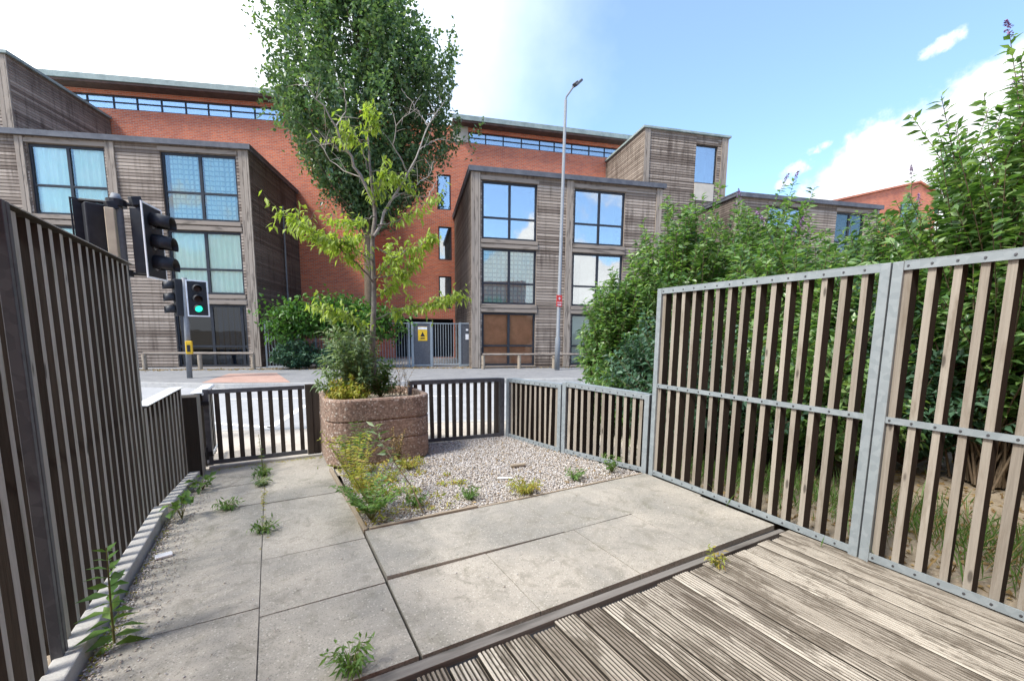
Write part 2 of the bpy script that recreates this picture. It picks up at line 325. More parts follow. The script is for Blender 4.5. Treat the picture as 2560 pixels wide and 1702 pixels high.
# ------------------------------------------------------------------ mesh kit
def V(*a): return np.array(a, float)
class MB:
    def __init__(s): s.v = []; s.f = []
    def add(s, vs, fs):
        o = len(s.v); s.v.extend([tuple(map(float, p)) for p in vs]); s.f.extend([[i+o for i in f] for f in fs]); return s
    def box(s, x0, x1, y0, y1, z0, z1):
        return s.add([(x, y, z) for x in (x0, x1) for y in (y0, y1) for z in (z0, z1)],
                     [(0, 1, 3, 2), (4, 6, 7, 5), (0, 4, 5, 1), (2, 3, 7, 6), (0, 2, 6, 4), (1, 5, 7, 3)])
    def obox(s, c, ax, ay, az):
        c, ax, ay, az = map(np.array, (c, ax, ay, az))
        return s.add([c+i*ax+j*ay+k*az for i in (-1, 1) for j in (-1, 1) for k in (-1, 1)],
                     [(0, 1, 3, 2), (4, 6, 7, 5), (0, 4, 5, 1), (2, 3, 7, 6), (0, 2, 6, 4), (1, 5, 7, 3)])
    def quad(s, a, b, c, d): return s.add([a, b, c, d], [(0, 1, 2, 3)])
    def tube(s, pts, rad, n=8, cap=True):
        pts = [np.array(p, float) for p in pts]; rad = rad if hasattr(rad, '__len__') else [rad]*len(pts)
        o = len(s.v); u = None
        for i, p in enumerate(pts):
            t = pts[min(i+1, len(pts)-1)]-pts[max(i-1, 0)]; t = t/(np.linalg.norm(t)+1e-9)
            if u is None: u = np.cross(t, (0, 0, 1) if abs(t[2]) < .9 else (1, 0, 0))
            u = u-t*(u@t); u = u/(np.linalg.norm(u)+1e-9); b = np.cross(t, u)
            for k in range(n):
                a = 2*math.pi*k/n; s.v.append(tuple(p+(u*c_(a)+b*s_(a))*rad[i]))
        for i in range(len(pts)-1):
            for k in range(n): s.f.append([o+i*n+k, o+i*n+(k+1) % n, o+(i+1)*n+(k+1) % n, o+(i+1)*n+k])
        if cap: s.f.append([o+k for k in range(n)][::-1]); s.f.append([o+(len(pts)-1)*n+k for k in range(n)])
        return s
    def prism(s, poly, z0, z1):
        n = len(poly); o = len(s.v)
        for z in (z0, z1): s.v.extend([(p[0], p[1], z) for p in poly])
        s.f.append([o+i for i in range(n)][::-1]); s.f.append([o+n+i for i in range(n)])
        for i in range(n): s.f.append([o+i, o+(i+1) % n, o+n+(i+1) % n, o+n+i])
        return s
def link(name, me, m, parent):
    o = bpy.data.objects.new(name, me); S.collection.objects.link(o)
    if m is not None: me.materials.append(m)
    if parent is not None: o.parent = parent
    return o
def wloc(o):
    v = Vector((0, 0, 0))
    while o is not None: v += o.location; o = o.parent
    return v
def part(name, mb, m, parent=None, smooth=False, bev=0, local=False, label=None):
    me = bpy.data.meshes.new(name); off = Vector((0, 0, 0)) if (parent is None or local) else wloc(parent)
    me.from_pydata([tuple(Vector(v)-off) for v in mb.v], [], mb.f); me.update()
    if smooth: me.polygons.foreach_set('use_smooth', [True]*len(me.polygons))
    o = link(name, me, m, parent)
    if bev:
        b = o.modifiers.new('bevel', 'BEVEL'); b.width = bev; b.segments = 2; b.limit_method = 'ANGLE'
    if label: o['label'] = label
    return o
def tag(o, label=None, cat=None, group=None, kind=None):
    for k, v in (('label', label), ('category', cat), ('group', group), ('kind', kind)):
        if v: o[k] = v
    return o
def thing(name, label, cat, loc=(0, 0, 0), group=None):
    o = bpy.data.objects.new(name, None); S.collection.objects.link(o); o.location = loc; o.empty_display_size = .2
    return tag(o, label, cat, group)
def struct(name, mb, m): return tag(part(name, mb, m), kind='structure')
def nrm(a): return a/(np.linalg.norm(a, axis=-1, keepdims=True)+1e-9)
def leaves(name, P, D, L, W, m, parent, fold=.25, droop=.15, label=None):
    """P base points, D directions; each leaf a folded pointed blade of four faces"""
    N = len(P); P = np.asarray(P, float); D = nrm(np.asarray(D, float)); L = np.broadcast_to(L, N)[:, None]; W = np.broadcast_to(W, N)[:, None]
    ref = np.where(np.abs(D[:, 2:3]) < .93, np.array([[0, 0, 1.]]), np.array([[1., 0, 0]]))
    sd_ = nrm(np.cross(D, ref)); tw = rng.normal(0, .6, (N, 1)); nn = np.cross(sd_, D)
    sd_ = nrm(sd_*np.cos(tw)+nn*np.sin(tw)); nn = np.cross(sd_, D)
    dz = np.array([[0, 0, 1.]])
    b = P; m1 = P+D*L*.42; tip = P+D*L-dz*L*droop
    l = m1+sd_*W*.5+nn*W*fold-dz*L*droop*.25; r = m1-sd_*W*.5+nn*W*fold-dz*L*droop*.25; mm = m1-dz*L*droop*.25
    vs = np.stack([b, l, tip, r, mm], 1).reshape(-1, 3)
    off = np.array(wloc(parent)) if parent is not None else np.zeros(3); vs = vs-off
    base = (np.arange(N)*5)[:, None]
    tri = np.concatenate([base+np.array([[0, 4, 1]]), base+np.array([[1, 4, 2]]), base+np.array([[0, 3, 4]]), base+np.array([[4, 3, 2]])], 1).reshape(-1)
    me = bpy.data.meshes.new(name); me.vertices.add(len(vs)); me.vertices.foreach_set('co', vs.reshape(-1))
    nf = len(tri)//3; me.loops.add(len(tri)); me.loops.foreach_set('vertex_index', tri.astype(np.int32))
    me.polygons.add(nf); me.polygons.foreach_set('loop_start', np.arange(0, nf*3, 3, dtype=np.int32)); me.update(calc_edges=True)
    o = link(name, me, m, parent)
    if label: o['label'] = label
    return o
# ------------------------------------------------------------------ ground, road, pavements
g = MB(); g.quad((-900, -900, -.2), (900, -900, -.2), (900, 900, -.2), (-900, 900, -.2)); struct('ground', g, T['soil'])
FK = [(-60, 42), (-14, 21.0), (-3.13, 15.5), (-1.2, 14.25), (1.16, 13.4), (3.5, 12.9), (6.5, 12.1), (9.04, 11.2), (14, 9.3), (40, -1), (80, -16)]
NK = [(-60, 33), (-14, 13.2), (-5, 9.3), (-.87, 7.85), (.32, 7.45), (2.4, 6.94), (3.44, 6.55), (7, 5.3), (14, 2.5), (40, -8), (80, -24)]
def strip(a, b, z):
    m = MB(); m.v = [(*p, z) for p in a]+[(*p, z) for p in b]; n = len(a)
    m.f = [[i, i+1, n+i+1, n+i] for i in range(n-1)]; return m
struct('road', strip(NK, FK, -.13), T['tarmac'])
def offs(l, d):
    out = []
    for i, p in enumerate(l):
        a = np.array(l[max(i-1, 0)]); b = np.array(l[min(i+1, len(l)-1)]); t = (b-a)/np.linalg.norm(b-a); out.append((p[0]-t[1]*d, p[1]+t[0]*d))
    return out
def kerb(name, l, d, z0, z1):
    a, b = l, offs(l, d); m = MB(); n = len(l)
    m.v = [(*p, z) for z in (z0, z1) for q in (a, b) for p in q]
    for i in range(n-1):
        m.f += [[2*n+i, 2*n+i+1, 3*n+i+1, 3*n+i], [i, i+1, 2*n+i+1, 2*n+i], [n+i+1, n+i, 3*n+i, 3*n+i+1]]
    struct(name, m, T['kerb'])
kerb('far_kerb', FK, .14, -.2, 0); kerb('near_kerb', NK, -.14, -.2, -.02)
struct('far_pavement', strip(offs(FK, .14), offs(FK, 14), -.004), T['walk'])
struct('near_pavement', strip(offs(NK, -2.6), offs(NK, -.14), -.026), T['walk_n'])
m = MB(); m.add([(-1.80, 14.85, .003), (.42, 13.95, .003), (.1, 17.3, .003), (-1.35, 17.6, .003)], [(0, 1, 2, 3)]); struct('block_paving', m, T['redp'])
# zigzag and centre line markings on the road
m = MB()
def mark(a, b, wd, z=-.126):
    a, b = V(*a), V(*b); t = (b-a)/np.linalg.norm(b-a); q = V(-t[1], t[0])*wd/2
    m.quad((*(a-q), z), (*(b-q), z), (*(b+q), z), (*(a+q), z))
mark((-.1, 8.15), (.6, 10.35), .13); mark((.6, 10.35), (1.9, 9.2), .13); mark((1.9, 9.2), (2.9, 11.2), .13); mark((-2.2, 10.2), (-.1, 8.15), .13)
for i in range(-6, 9): mark((-1+i*3.2, 12.0-i*1.18), (.9+i*3.2, 11.3-i*1.18), .1)
struct('road_markings', m, T['white'])
# ------------------------------------------------------------------ garden floor
m = MB(); m.quad((-1.05, -2, -.1), (3.6, -2, -.1), (3.5, 5.75, -.1), (-1.0, 5.75, -.1)); struct('garden_bed', m, T['soil'])
m = MB(); m.quad((3.6, -8, -.03), (30, -8, -.03), (30, -3.8, -.03), (3.6, 6.4, -.03)); struct('neighbour_plot', m, T['soil'])
m = MB()
def slab(x0, x1, y0, y1, tilt=(0, 0, 0, 0)):
    g_ = .0022+rnd.random()*.0015; z = [t+rnd.uniform(-.0035, .0035) for t in tilt]
    c = [(x0+g_, y0+g_), (x1-g_, y0+g_), (x1-g_, y1-g_), (x0+g_, y1-g_)]
    m.add([(*p, -.085) for p in c]+[(*p, q) for p, q in zip(c, z)], [(0, 3, 2, 1), (4, 5, 6, 7), (0, 1, 5, 4), (1, 2, 6, 5), (2, 3, 7, 6), (3, 0, 4, 7)])
for x0, x1, ys in ((-.80, -.135, (1.785, 2.55, 4.19, 4.78, 5.49)), (-.135, .525, (1.785, 2.46, 3.1, 4.16, 5.49))):
    for a, b in zip(ys, ys[1:]): slab(x0, x1, a, b)
for xs, y0, y1 in (((.535, 1.87, 2.57, 3.46), 2.48, 3.19), ((.535, 1.2, 1.95, 2.55, 3.42), 1.785, 2.48)):
    for a, b in zip(xs, xs[1:]): slab(a, b, y0, y1, (.026, .002, .0, .014) if (a < .6 and y0 > 2.2) else (0, 0, 0, 0))
struct('path', m, T['pave'])
m = MB()
for a, b, c, d in ((-.79, .52, 1.80, 5.485), (.54, 3.41, 1.80, 3.185)): m.quad((a, c, -.011), (b, c, -.011), (b, d, -.011), (a, d, -.011))
struct('joint_sand', m, T['edge_g'])
# deck boards, grooved
m = MB(); bx = -.86
while bx < 3.36:
    wd = .134; gap = .012+rnd.random()*.007; n = 6; pf = [(bx, -.04), (bx, -.004)]
    for k in range(n):
        st = (wd-.006)/n; a = bx+.003+k*st; pf += [(a, 0), (a+st*.46, 0), (a+st*.54, -.0095), (a+st*.93, -.0095)]
    pf += [(bx+wd-.002, 0), (bx+wd, -.004), (bx+wd, -.04)]
    y1 = 1.678+rnd.uniform(-.020, .018); zz = DECKZ+rnd.uniform(-.0008, .0008)
    for y in (-2.0, y1): m.v.extend([(p[0], y, p[1]+zz) for p in pf])
    q = len(pf); o = len(m.v)-2*q
    m.f += [[o+i, o+i+1, o+q+i+1, o+q+i] for i in range(q-1)]; m.f.append([o+q+i for i in range(q)])
    bx += wd+gap
struct('deck', m, T['deck'])
m = MB(); q = []
for z_ in (-.09, -.005):
    q += [(-.86, 1.71, z_), (3.40, 1.698, z_), (3.40, 1.737, z_), (-.86, 1.783, z_)]
m.add(q, [(0, 3, 2, 1), (4, 5, 6, 7), (0, 1, 5, 4), (1, 2, 6, 5), (2, 3, 7, 6), (3, 0, 4, 7)])
tag(part('deck_edging', m, T['edge_g'], bev=.003), 'grey timber edging strip between the decking and the concrete slabs', 'edging')
m = MB(); m.box(-.86, 3.41, 1.60, 1.80, -.12, -.038); struct('gap_shade_strip', m, T['black'])  # black box added in the deck gap to read as deep shade
# gravel
def inside(p, poly):
    r = False; n = len(poly)
    for i in range(n):
        a, b = poly[i], poly[(i+1) % n]
        if (a[1] > p[1]) != (b[1] > p[1]) and p[0] < (b[0]-a[0])*(p[1]-a[1])/(b[1]-a[1])+a[0]: r = not r
    return r
GP = [(.56, 3.22), (3.44, 3.20), (3.12, 4.3), (2.92, 5.36), (1.6, 5.5), (.56, 5.5)]
m = MB(); m.v = [(*p, -.016) for p in GP]; m.f = [list(range(6))]; struct('gravel_bed', m, T['walk_n'])
def stones(name, pts, rmin, rmax, z0, m_):
    N = len(pts); base = np.array([(1, 0, 0), (-1, 0, 0), (0, 1, 0), (0, -1, 0), (0, 0, 1), (0, 0, -1), (.62, .62, .5), (-.6, -.65, .45)], float)
    fs = np.array([(0, 2, 6), (2, 4, 6), (4, 0, 6), (2, 1, 4), (1, 3, 7), (3, 4, 7), (4, 1, 7), (3, 0, 4), (2, 0, 5), (1, 2, 5), (3, 1, 5), (0, 3, 5)])
    r = rng.uniform(rmin, rmax, (N, 1, 3))*np.array([1.25, .9, .65]); vs = base[None]*r*(1+rng.normal(0, .12, (N, 8, 1)))
    a = rng.uniform(0, 6.28, N); ca, sa = np.cos(a), np.sin(a); x = vs[:, :, 0]*ca[:, None]-vs[:, :, 1]*sa[:, None]; y = vs[:, :, 0]*sa[:, None]+vs[:, :, 1]*ca[:, None]
    vs = np.stack([x, y, vs[:, :, 2]], 2); vs[:, :, :2] += np.array(pts)[:, None]; vs[:, :, 2] += z0+rng.uniform(0, .010, (N, 1))
    me = bpy.data.meshes.new(name); tri = (np.arange(N)[:, None, None]*8+fs[None]).reshape(-1); vs = vs.reshape(-1, 3)
    me.vertices.add(len(vs)); me.vertices.foreach_set('co', vs.reshape(-1)); me.loops.add(len(tri)); me.loops.foreach_set('vertex_index', tri.astype(np.int32)); nf = len(tri)//3
    me.polygons.add(nf); me.polygons.foreach_set('loop_start', np.arange(0, nf*3, 3, dtype=np.int32)); me.update(calc_edges=True)
    return link(name, me, m_, None)
pts = []
while len(pts) < 26000:
    p = (rnd.uniform(.56, 3.45), rnd.uniform(3.2, 5.5))
    if inside(p, GP) and not (.5 < p[0] < 1.63 and 4.87 < p[1] < 5.9): pts.append(p)
tag(stones('gravel', pts, .005, .0125, -.008, T['stone']), 'pale mixed gravel covering the bed between planter and low fences', 'gravel', kind='stuff')
# timber edging of path and gravel
m = MB(); m.box(.575, 1.47, 3.195, 3.222, -.05, .024)
tag(part('edging_board', m, T['edgex'], bev=.003), 'short raised timber board along the front of the gravel beside the weeds', 'edging')
m = MB(); m.box(1.48, 3.44, 3.20, 3.222, -.05, .004)
tag(part('edging_board', m, T['edgex'], bev=.003), 'sunken timber board between gravel and slabs running to the steel post', 'edging')
m = MB(); m.add([(.53, 3.20, -.05), (.56, 3.20, -.05), (.50, 4.84, -.05), (.47, 4.84, -.05), (.53, 3.20, .02), (.56, 3.20, .02), (.50, 4.84, .035), (.47, 4.84, .035)],
    [(0, 3, 2, 1), (4, 5, 6, 7), (0, 1, 5, 4), (1, 2, 6, 5), (2, 3, 7, 6), (3, 0, 4, 7)])
tag(part('edging_board', m, T['edge'], bev=.003), 'timber board between path slabs and gravel leading to the planter', 'edging')
m = MB(); m.box(-.905, -.815, 2.02, 4.30, -.05, .075); m.box(-.90, -.812, 1.15, 2.0, -.05, .07); m.box(-.90, -.81, -1.5, 1.13, -.05, .07)
tag(part('edging_kerb', m, T['kerb'], bev=.008), 'long concrete edging kerb at the foot of the tall left fence', 'edging')
m = MB(); m.add([(-.88, 4.34, -.05), (-.79, 4.34, -.05), (-.70, 5.4, -.05), (-.79, 5.4, -.05), (-.88, 4.34, .075), (-.79, 4.34, .075), (-.70, 5.4, .06), (-.79, 5.4, .06)],
    [(0, 3, 2, 1), (4, 5, 6, 7), (0, 1, 5, 4), (1, 2, 6, 5), (2, 3, 7, 6), (3, 0, 4, 7)])
tag(part('edging_kerb', m, T['kerb'], bev=.008), 'mossy edging kerb under the low left fence panel near the gate', 'edging')
m = MB(); m.box(-.66, .47, 5.485, 5.52, -.04, .03)
tag(part('gate_sill', m, T['kerb'], bev=.004), 'pale concrete sill under the slatted front gate', 'sill')
# ------------------------------------------------------------------ fences
def fence(name, label, A, B, top, side, smat, fmat, rails, n=None, off=None, posts=(1, 1), bolts=True, sw=.040, sdp=.085, postw=.055, bot=.02, group='slatted garden fence panels', rail_side=None, top_m=None, cat='fence'):
    """A,B ground points; side=+1: slats on the left of A->B; rails on the other face"""
    A, B = V(*A, 0), V(*B, 0); t = (B-A); Ln = np.linalg.norm(t); t = t/Ln; nn = V(-t[1], t[0], 0)*side; z = V(0, 0, 1)
    r = thing(name, label, cat, tuple((A+B)/2), group)
    topf = top if hasattr(top, '__len__') else (top, top)
    n = n or max(2, int(round(Ln/.125))-1); sl_ = MB()
    ks = [(i+1)/(n+1) for i in range(n)] if off is None else [(off[0]+(Ln-off[0]-off[1])*i/(n-1))/Ln for i in range(n)]
    for k in ks:
        c = A+t*(Ln*k)+nn*(sdp/2+.004); zt = topf[0]+(topf[1]-topf[0])*k-.012; h = (zt-bot)/2
        ln_ = rnd.gauss(0, .004); ln2 = rnd.gauss(0, .003); tw = rnd.gauss(0, .035); wv = rnd.uniform(.90, 1.06); dv = rnd.uniform(.93, 1.0)
        tt = t*math.cos(tw)+nn*math.sin(tw); nt_ = nn*math.cos(tw)-t*math.sin(tw)
        sl_.obox(c+z*(bot+h+rnd.uniform(-.006, .003))+t*rnd.uniform(-.005, .005)-nn*(sdp/2*(1-dv)), tt*sw/2*wv, nt_*sdp/2*dv, z*h+t*ln_+nn*abs(ln2)*0)
    part('slats', sl_, smat, r, bev=.002)
    rm = rail_side or 1
    for zc, hh in rails:
        if zc is None: z0, z1, nm = topf[0], topf[1], 'top_rail'
        else: z0 = z1 = zc; nm = 'bottom_rail' if zc < .2 else 'middle_rail'
        mb = MB(); th = .012
        pa, pb = A+t*(postw if posts[0] else 0), B-t*(postw if posts[1] else 0)
        q = []
        for p, zz in ((pa, z0), (pb, z1)):
            for dn in ((-th-.001, -.0015) if rm > 0 else (sdp+.006, sdp+.018)):
                for dz in (-hh, 0): q.append(p+nn*dn+z*(zz+dz))
        mb.add(q, [(0, 1, 3, 2), (4, 6, 7, 5), (0, 4, 5, 1), (2, 3, 7, 6), (0, 2, 6, 4), (1, 5, 7, 3)])
        if zc is None:                  # angle section: the top flange covers the slats
            q = []
            for p, zz in ((pa, z0), (pb, z1)):
                for dn in (-th-.001, (sdp+.01)):
                    for dz in (.001, .007): q.append(p+nn*dn+z*(zz+dz))
            mb.add(q, [(0, 1, 3, 2), (4, 6, 7, 5), (0, 4, 5, 1), (2, 3, 7, 6), (0, 2, 6, 4), (1, 5, 7, 3)])
        ra = part(nm, mb, (top_m or fmat) if zc is None else fmat, r)
        if bolts:
            for k in ks:
                p = A+t*(Ln*k)+z*(z0+(z1-z0)*k-hh*.5)-nn*(th+.001)*rm
                bb = MB(); bb.tube([p, p-nn*.005*rm], [.0075, .006], 8); part('bolt', bb, T['bolt'], ra)
    for e, on in enumerate(posts):
        if not on: continue
        p = A if e == 0 else B; s1 = 1 if e == 0 else -1; mb = MB(); zt = topf[e]
        dp = sdp/2+.008 if rm > 0 else .02; mb.obox(p+t*s1*postw/2+nn*(dp-.02)+z*(zt/2-.02), t*postw/2, nn*dp, z*(zt/2+.024)); part('post', mb, fmat, r, bev=.003)
    return r
RR3 = [(None, .05), (.985, .04), (.055, .05)]
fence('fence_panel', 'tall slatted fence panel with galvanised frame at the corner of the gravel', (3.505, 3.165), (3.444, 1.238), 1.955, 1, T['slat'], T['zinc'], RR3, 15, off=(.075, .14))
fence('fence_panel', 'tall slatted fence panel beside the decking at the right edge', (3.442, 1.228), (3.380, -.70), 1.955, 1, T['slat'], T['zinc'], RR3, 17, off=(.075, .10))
fence('fence_panel', 'low slatted fence panel joining the tall fence beside the gravel', (3.14, 4.30), (3.50, 3.185), .872, -1 if False else 1, T['slat'], T['zinc'], [(None, .045), (.06, .05)], 11) if False else None
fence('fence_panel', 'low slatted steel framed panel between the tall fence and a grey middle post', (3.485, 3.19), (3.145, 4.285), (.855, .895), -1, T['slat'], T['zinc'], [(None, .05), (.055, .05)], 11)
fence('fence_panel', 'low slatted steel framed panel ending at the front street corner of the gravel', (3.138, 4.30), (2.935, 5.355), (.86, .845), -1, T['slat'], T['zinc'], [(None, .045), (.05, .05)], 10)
fence('fence_panel', 'dark low slatted panel along the street, right of the planter', (2.90, 5.385), (1.55, 5.555), .845, -1, T['slat_k'], T['zinc_d'], [(None, .045), (.05, .05)], 12, bolts=False)
RL3 = [(None, .02), (1.0, .03), (.10, .04)]
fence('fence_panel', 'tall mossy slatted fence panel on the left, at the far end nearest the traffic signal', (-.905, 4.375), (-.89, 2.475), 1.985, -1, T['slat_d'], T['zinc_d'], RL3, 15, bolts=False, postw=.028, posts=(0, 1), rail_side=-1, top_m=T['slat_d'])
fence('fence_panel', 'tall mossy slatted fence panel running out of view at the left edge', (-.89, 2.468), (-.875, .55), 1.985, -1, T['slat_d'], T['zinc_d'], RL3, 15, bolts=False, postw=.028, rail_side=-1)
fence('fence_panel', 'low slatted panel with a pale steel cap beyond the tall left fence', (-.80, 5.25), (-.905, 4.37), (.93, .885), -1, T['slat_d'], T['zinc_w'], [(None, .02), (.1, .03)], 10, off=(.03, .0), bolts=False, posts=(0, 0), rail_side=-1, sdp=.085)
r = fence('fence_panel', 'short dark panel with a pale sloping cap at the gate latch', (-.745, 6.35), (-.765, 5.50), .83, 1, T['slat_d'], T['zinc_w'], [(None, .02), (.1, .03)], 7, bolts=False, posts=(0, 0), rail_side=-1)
m = MB(); m.box(-.91, -.69, 5.26, 5.50, -.02, .826); part('post', m, T['slat_d'], r, bev=.004)
# gate
gt = thing('garden_gate', 'dark slatted timber gate to the street with a wide closing stile by the planter', 'gate', (-.1, 5.56, 0))
m = MB()
for i in range(9):
    x = -.555+i*.102; m.obox((x, 5.575, .44), (.0225, 0, 0), (0, .018, 0), (0, 0, .40))
part('slats', m, T['slat_k'], gt, bev=.002)
m = MB(); m.box(-.66, .31, 5.548, 5.557, .815, .862); part('top_rail', m, T['zinc_d'], gt, bev=.002)
m = MB(); m.box(-.66, .31, 5.548, 5.557, .035, .085); part('bottom_rail', m, T['zinc_d'], gt, bev=.002)
m = MB(); m.box(-.675, -.625, 5.54, 5.60, .03, .865); part('post', m, T['zinc_d'], gt, bev=.002)
m = MB(); m.box(.315, .385, 5.545, 5.60, .02, .868); m.box(.388, .462, 5.55, 5.60, .02, .868); part('closing_stile', m, T['slat_k'], gt, bev=.003)
m = MB(); m.box(-.72, -.62, 5.515, 5.54, .70, .74); m.tube([(-.70, 5.53, .76), (-.70, 5.50, .72), (-.66, 5.50, .70)], .009, 6); part('latch', m, T['black'], gt)
m = MB(); m.box(-.70, -.62, 5.52, 5.54, .14, .19); m.tube([(-.675, 5.525, .08), (-.675, 5.525, .24)], .014, 8); part('hinge', m, T['black'], gt)
# ------------------------------------------------------------------ planter
def rrect(x0, x1, y0, y1, r, n=7):
    out = []
    for cx, cy, a0 in ((x1-r, y1-r, 0), (x0+r, y1-r, 90), (x0+r, y0+r, 180), (x1-r, y0+r, 270)):
        for k in range(n+1): a = R(a0+90*k/n); out.append((cx+r*c_(a), cy+r*s_(a)))
    return out
pl = thing('planter', 'round cornered brown exposed aggregate planter holding the young tree', 'planter', (1.06, 5.38, 0))
prof = [(.0, .012), (.02, 0), (.262, 0), (.268, .013), (.284, .013), (.29, 0), (.488, 0), (.494, .014), (.512, .014), (.518, 0), (.735, -.004), (.752, .006), (.755, .02), (.755, .055), (.745, .065), (.60, .07)]
m = MB(); K = 32
for z, ins in prof: m.v.extend([(p[0], p[1], z) for p in rrect(.47+ins, 1.655-ins, 4.86+ins, 5.92-ins, .25-ins*.6)])
for i in range(len(prof)-1):
    for k in range(K): m.f.append([i*K+k, i*K+(k+1) % K, (i+1)*K+(k+1) % K, (i+1)*K+k])
part('shell', m, T['agg'], pl)
m = MB(); m.v = [(p[0], p[1], .665) for p in rrect(.53, 1.6, 4.92, 5.86, .2)]; m.f = [list(range(K))]; part('soil', m, T['soil'], pl)
# ------------------------------------------------------------------ the block across the street
bd = thing('apartment_block', 'four storey red brick block with weathered timber bays across the street', 'building', (3.5, 20, 0))
FR = ((7.5, 16.4, 0), 16.5); FL = ((-.45, 20.34, 0), 21.0)
def fpart(name, mb, m_, fr, parent=bd, **kw):
    o = part(name, mb, m_, parent, local=True, **kw)
    if parent is bd:
        o.location = Vector(fr[0])-Vector(bd.location); o.rotation_euler.z = -R(fr[1])
    return o
def wallface(mb, u0, u1, v0, v1, ops, y, pitch=None, rev=.14):
    us = sorted({u0, u1, *[a for o in ops for a in o[:2] if u0 < a < u1]}); vs = sorted({v0, v1, *[a for o in ops for a in o[2:4] if v0 < a < v1]})
    for a, b in zip(us, us[1:]):
        run = []
        for c, d in zip(vs, vs[1:]):
            if any(o[0] <= (a+b)/2 <= o[1] and o[2] <= (c+d)/2 <= o[3] for o in ops): continue
            if pitch is None: mb.quad((a, y, c), (b, y, c), (b, y, d), (a, y, d)); continue
            z = math.floor(c/pitch)*pitch
            while z < d-1e-6:
                z0, z1 = max(z, c), min(z+pitch, d)
                if z1-z0 > .004:
                    wv = rnd.uniform(-.003, .003)
                    mb.add([(a, y-.012+wv, z0+.022), (b, y-.012-wv, z0+.022), (b, y+.002, z1), (a, y+.002, z1), (a, y+.035, z0), (b, y+.035, z0)], [(0, 1, 2, 3), (4, 5, 1, 0)])
                z += pitch
    for o in ops:
        a, b, c, d = o[:4]
        for q in (((a, y, c), (a, y+rev, c), (a, y+rev, d), (a, y, d)), ((b, y, c), (b, y, d), (b, y+rev, d), (b, y+rev, c)), ((a, y, c), (b, y, c), (b, y+rev, c), (a, y+rev, c)), ((a, y, d), (a, y+rev, d), (b, y+rev, d), (b, y, d))): mb.quad(*q)
def window(fr, o, y, glass, fill=None, mull=.5, trans=.38, rev=.14, fw_=.085, deep=.9, label=None, cols=None):
    a, b, c, d = o[:4]; f = MB(); y0, y1 = y+rev-.06, y+rev
    def bar(u0, u1, v0, v1, dy=0): f.box(u0, u1, y0+dy, y1+dy, v0, v1)
    bar(a, b, c, c+fw_); bar(a, b, d-fw_, d); bar(a, a+fw_, c+fw_, d-fw_); bar(b-fw_, b, c+fw_, d-fw_)
    us = [a+(b-a)*k for k in (cols or ([mull] if mull else []))]
    for u in us: bar(u-fw_*.6, u+fw_*.6, c+fw_, d-fw_)
    if trans:
        vt = c+(d-c)*trans; e = [a+fw_]+[q for u in us for q in (u-fw_*.6, u+fw_*.6)]+[b-fw_]
        for i in range(0, len(e), 2): bar(e[i], e[i+1], vt-fw_*.45, vt+fw_*.45)
    w_ = fpart('window', f, T['frame'], fr, label=label)
    p = MB(); p.box(a+.02, b-.02, y1-.028, y1-.02, c+.02, d-.02); fpart('pane', p, glass, fr, w_)
    rm_ = MB(); Y2 = y1+deep
    for q in (((a, Y2, c), (b, Y2, c), (b, Y2, d), (a, Y2, d)), ((a, y1, c), (a, Y2, c), (a, Y2, d), (a, y1, d)), ((b, y1, c), (b, Y2, c), (b, Y2, d), (b, y1, d)), ((a, y1, c), (b, y1, c), (b, Y2, c), (a, Y2, c)), ((a, y1, d), (b, y1, d), (b, Y2, d), (a, Y2, d))): rm_.quad(*q)
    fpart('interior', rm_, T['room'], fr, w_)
    if fill:
        kind, spans, cm = fill
        for (k0, k1) in spans:
            cu = MB(); u0, u1 = a+(b-a)*k0, a+(b-a)*k1; n = max(6, int((u1-u0)/.03)); ph = rnd.random()*6
            for i in range(n+1):
                u = u0+(u1-u0)*i/n; yy = y1+.055+(.030*math.sin(i*.95+ph)+.016*math.sin(i*.41+ph*2) if kind == 'curtain' else 0)
                cu.v += [(u, yy, c+.03), (u, yy*1.0, d-.03)]
            cu.f = [[2*i, 2*i+2, 2*i+3, 2*i+1] for i in range(n)]
            fpart('curtain' if kind == 'curtain' else kind, cu, cm, fr, w_, smooth=True)
    return w_
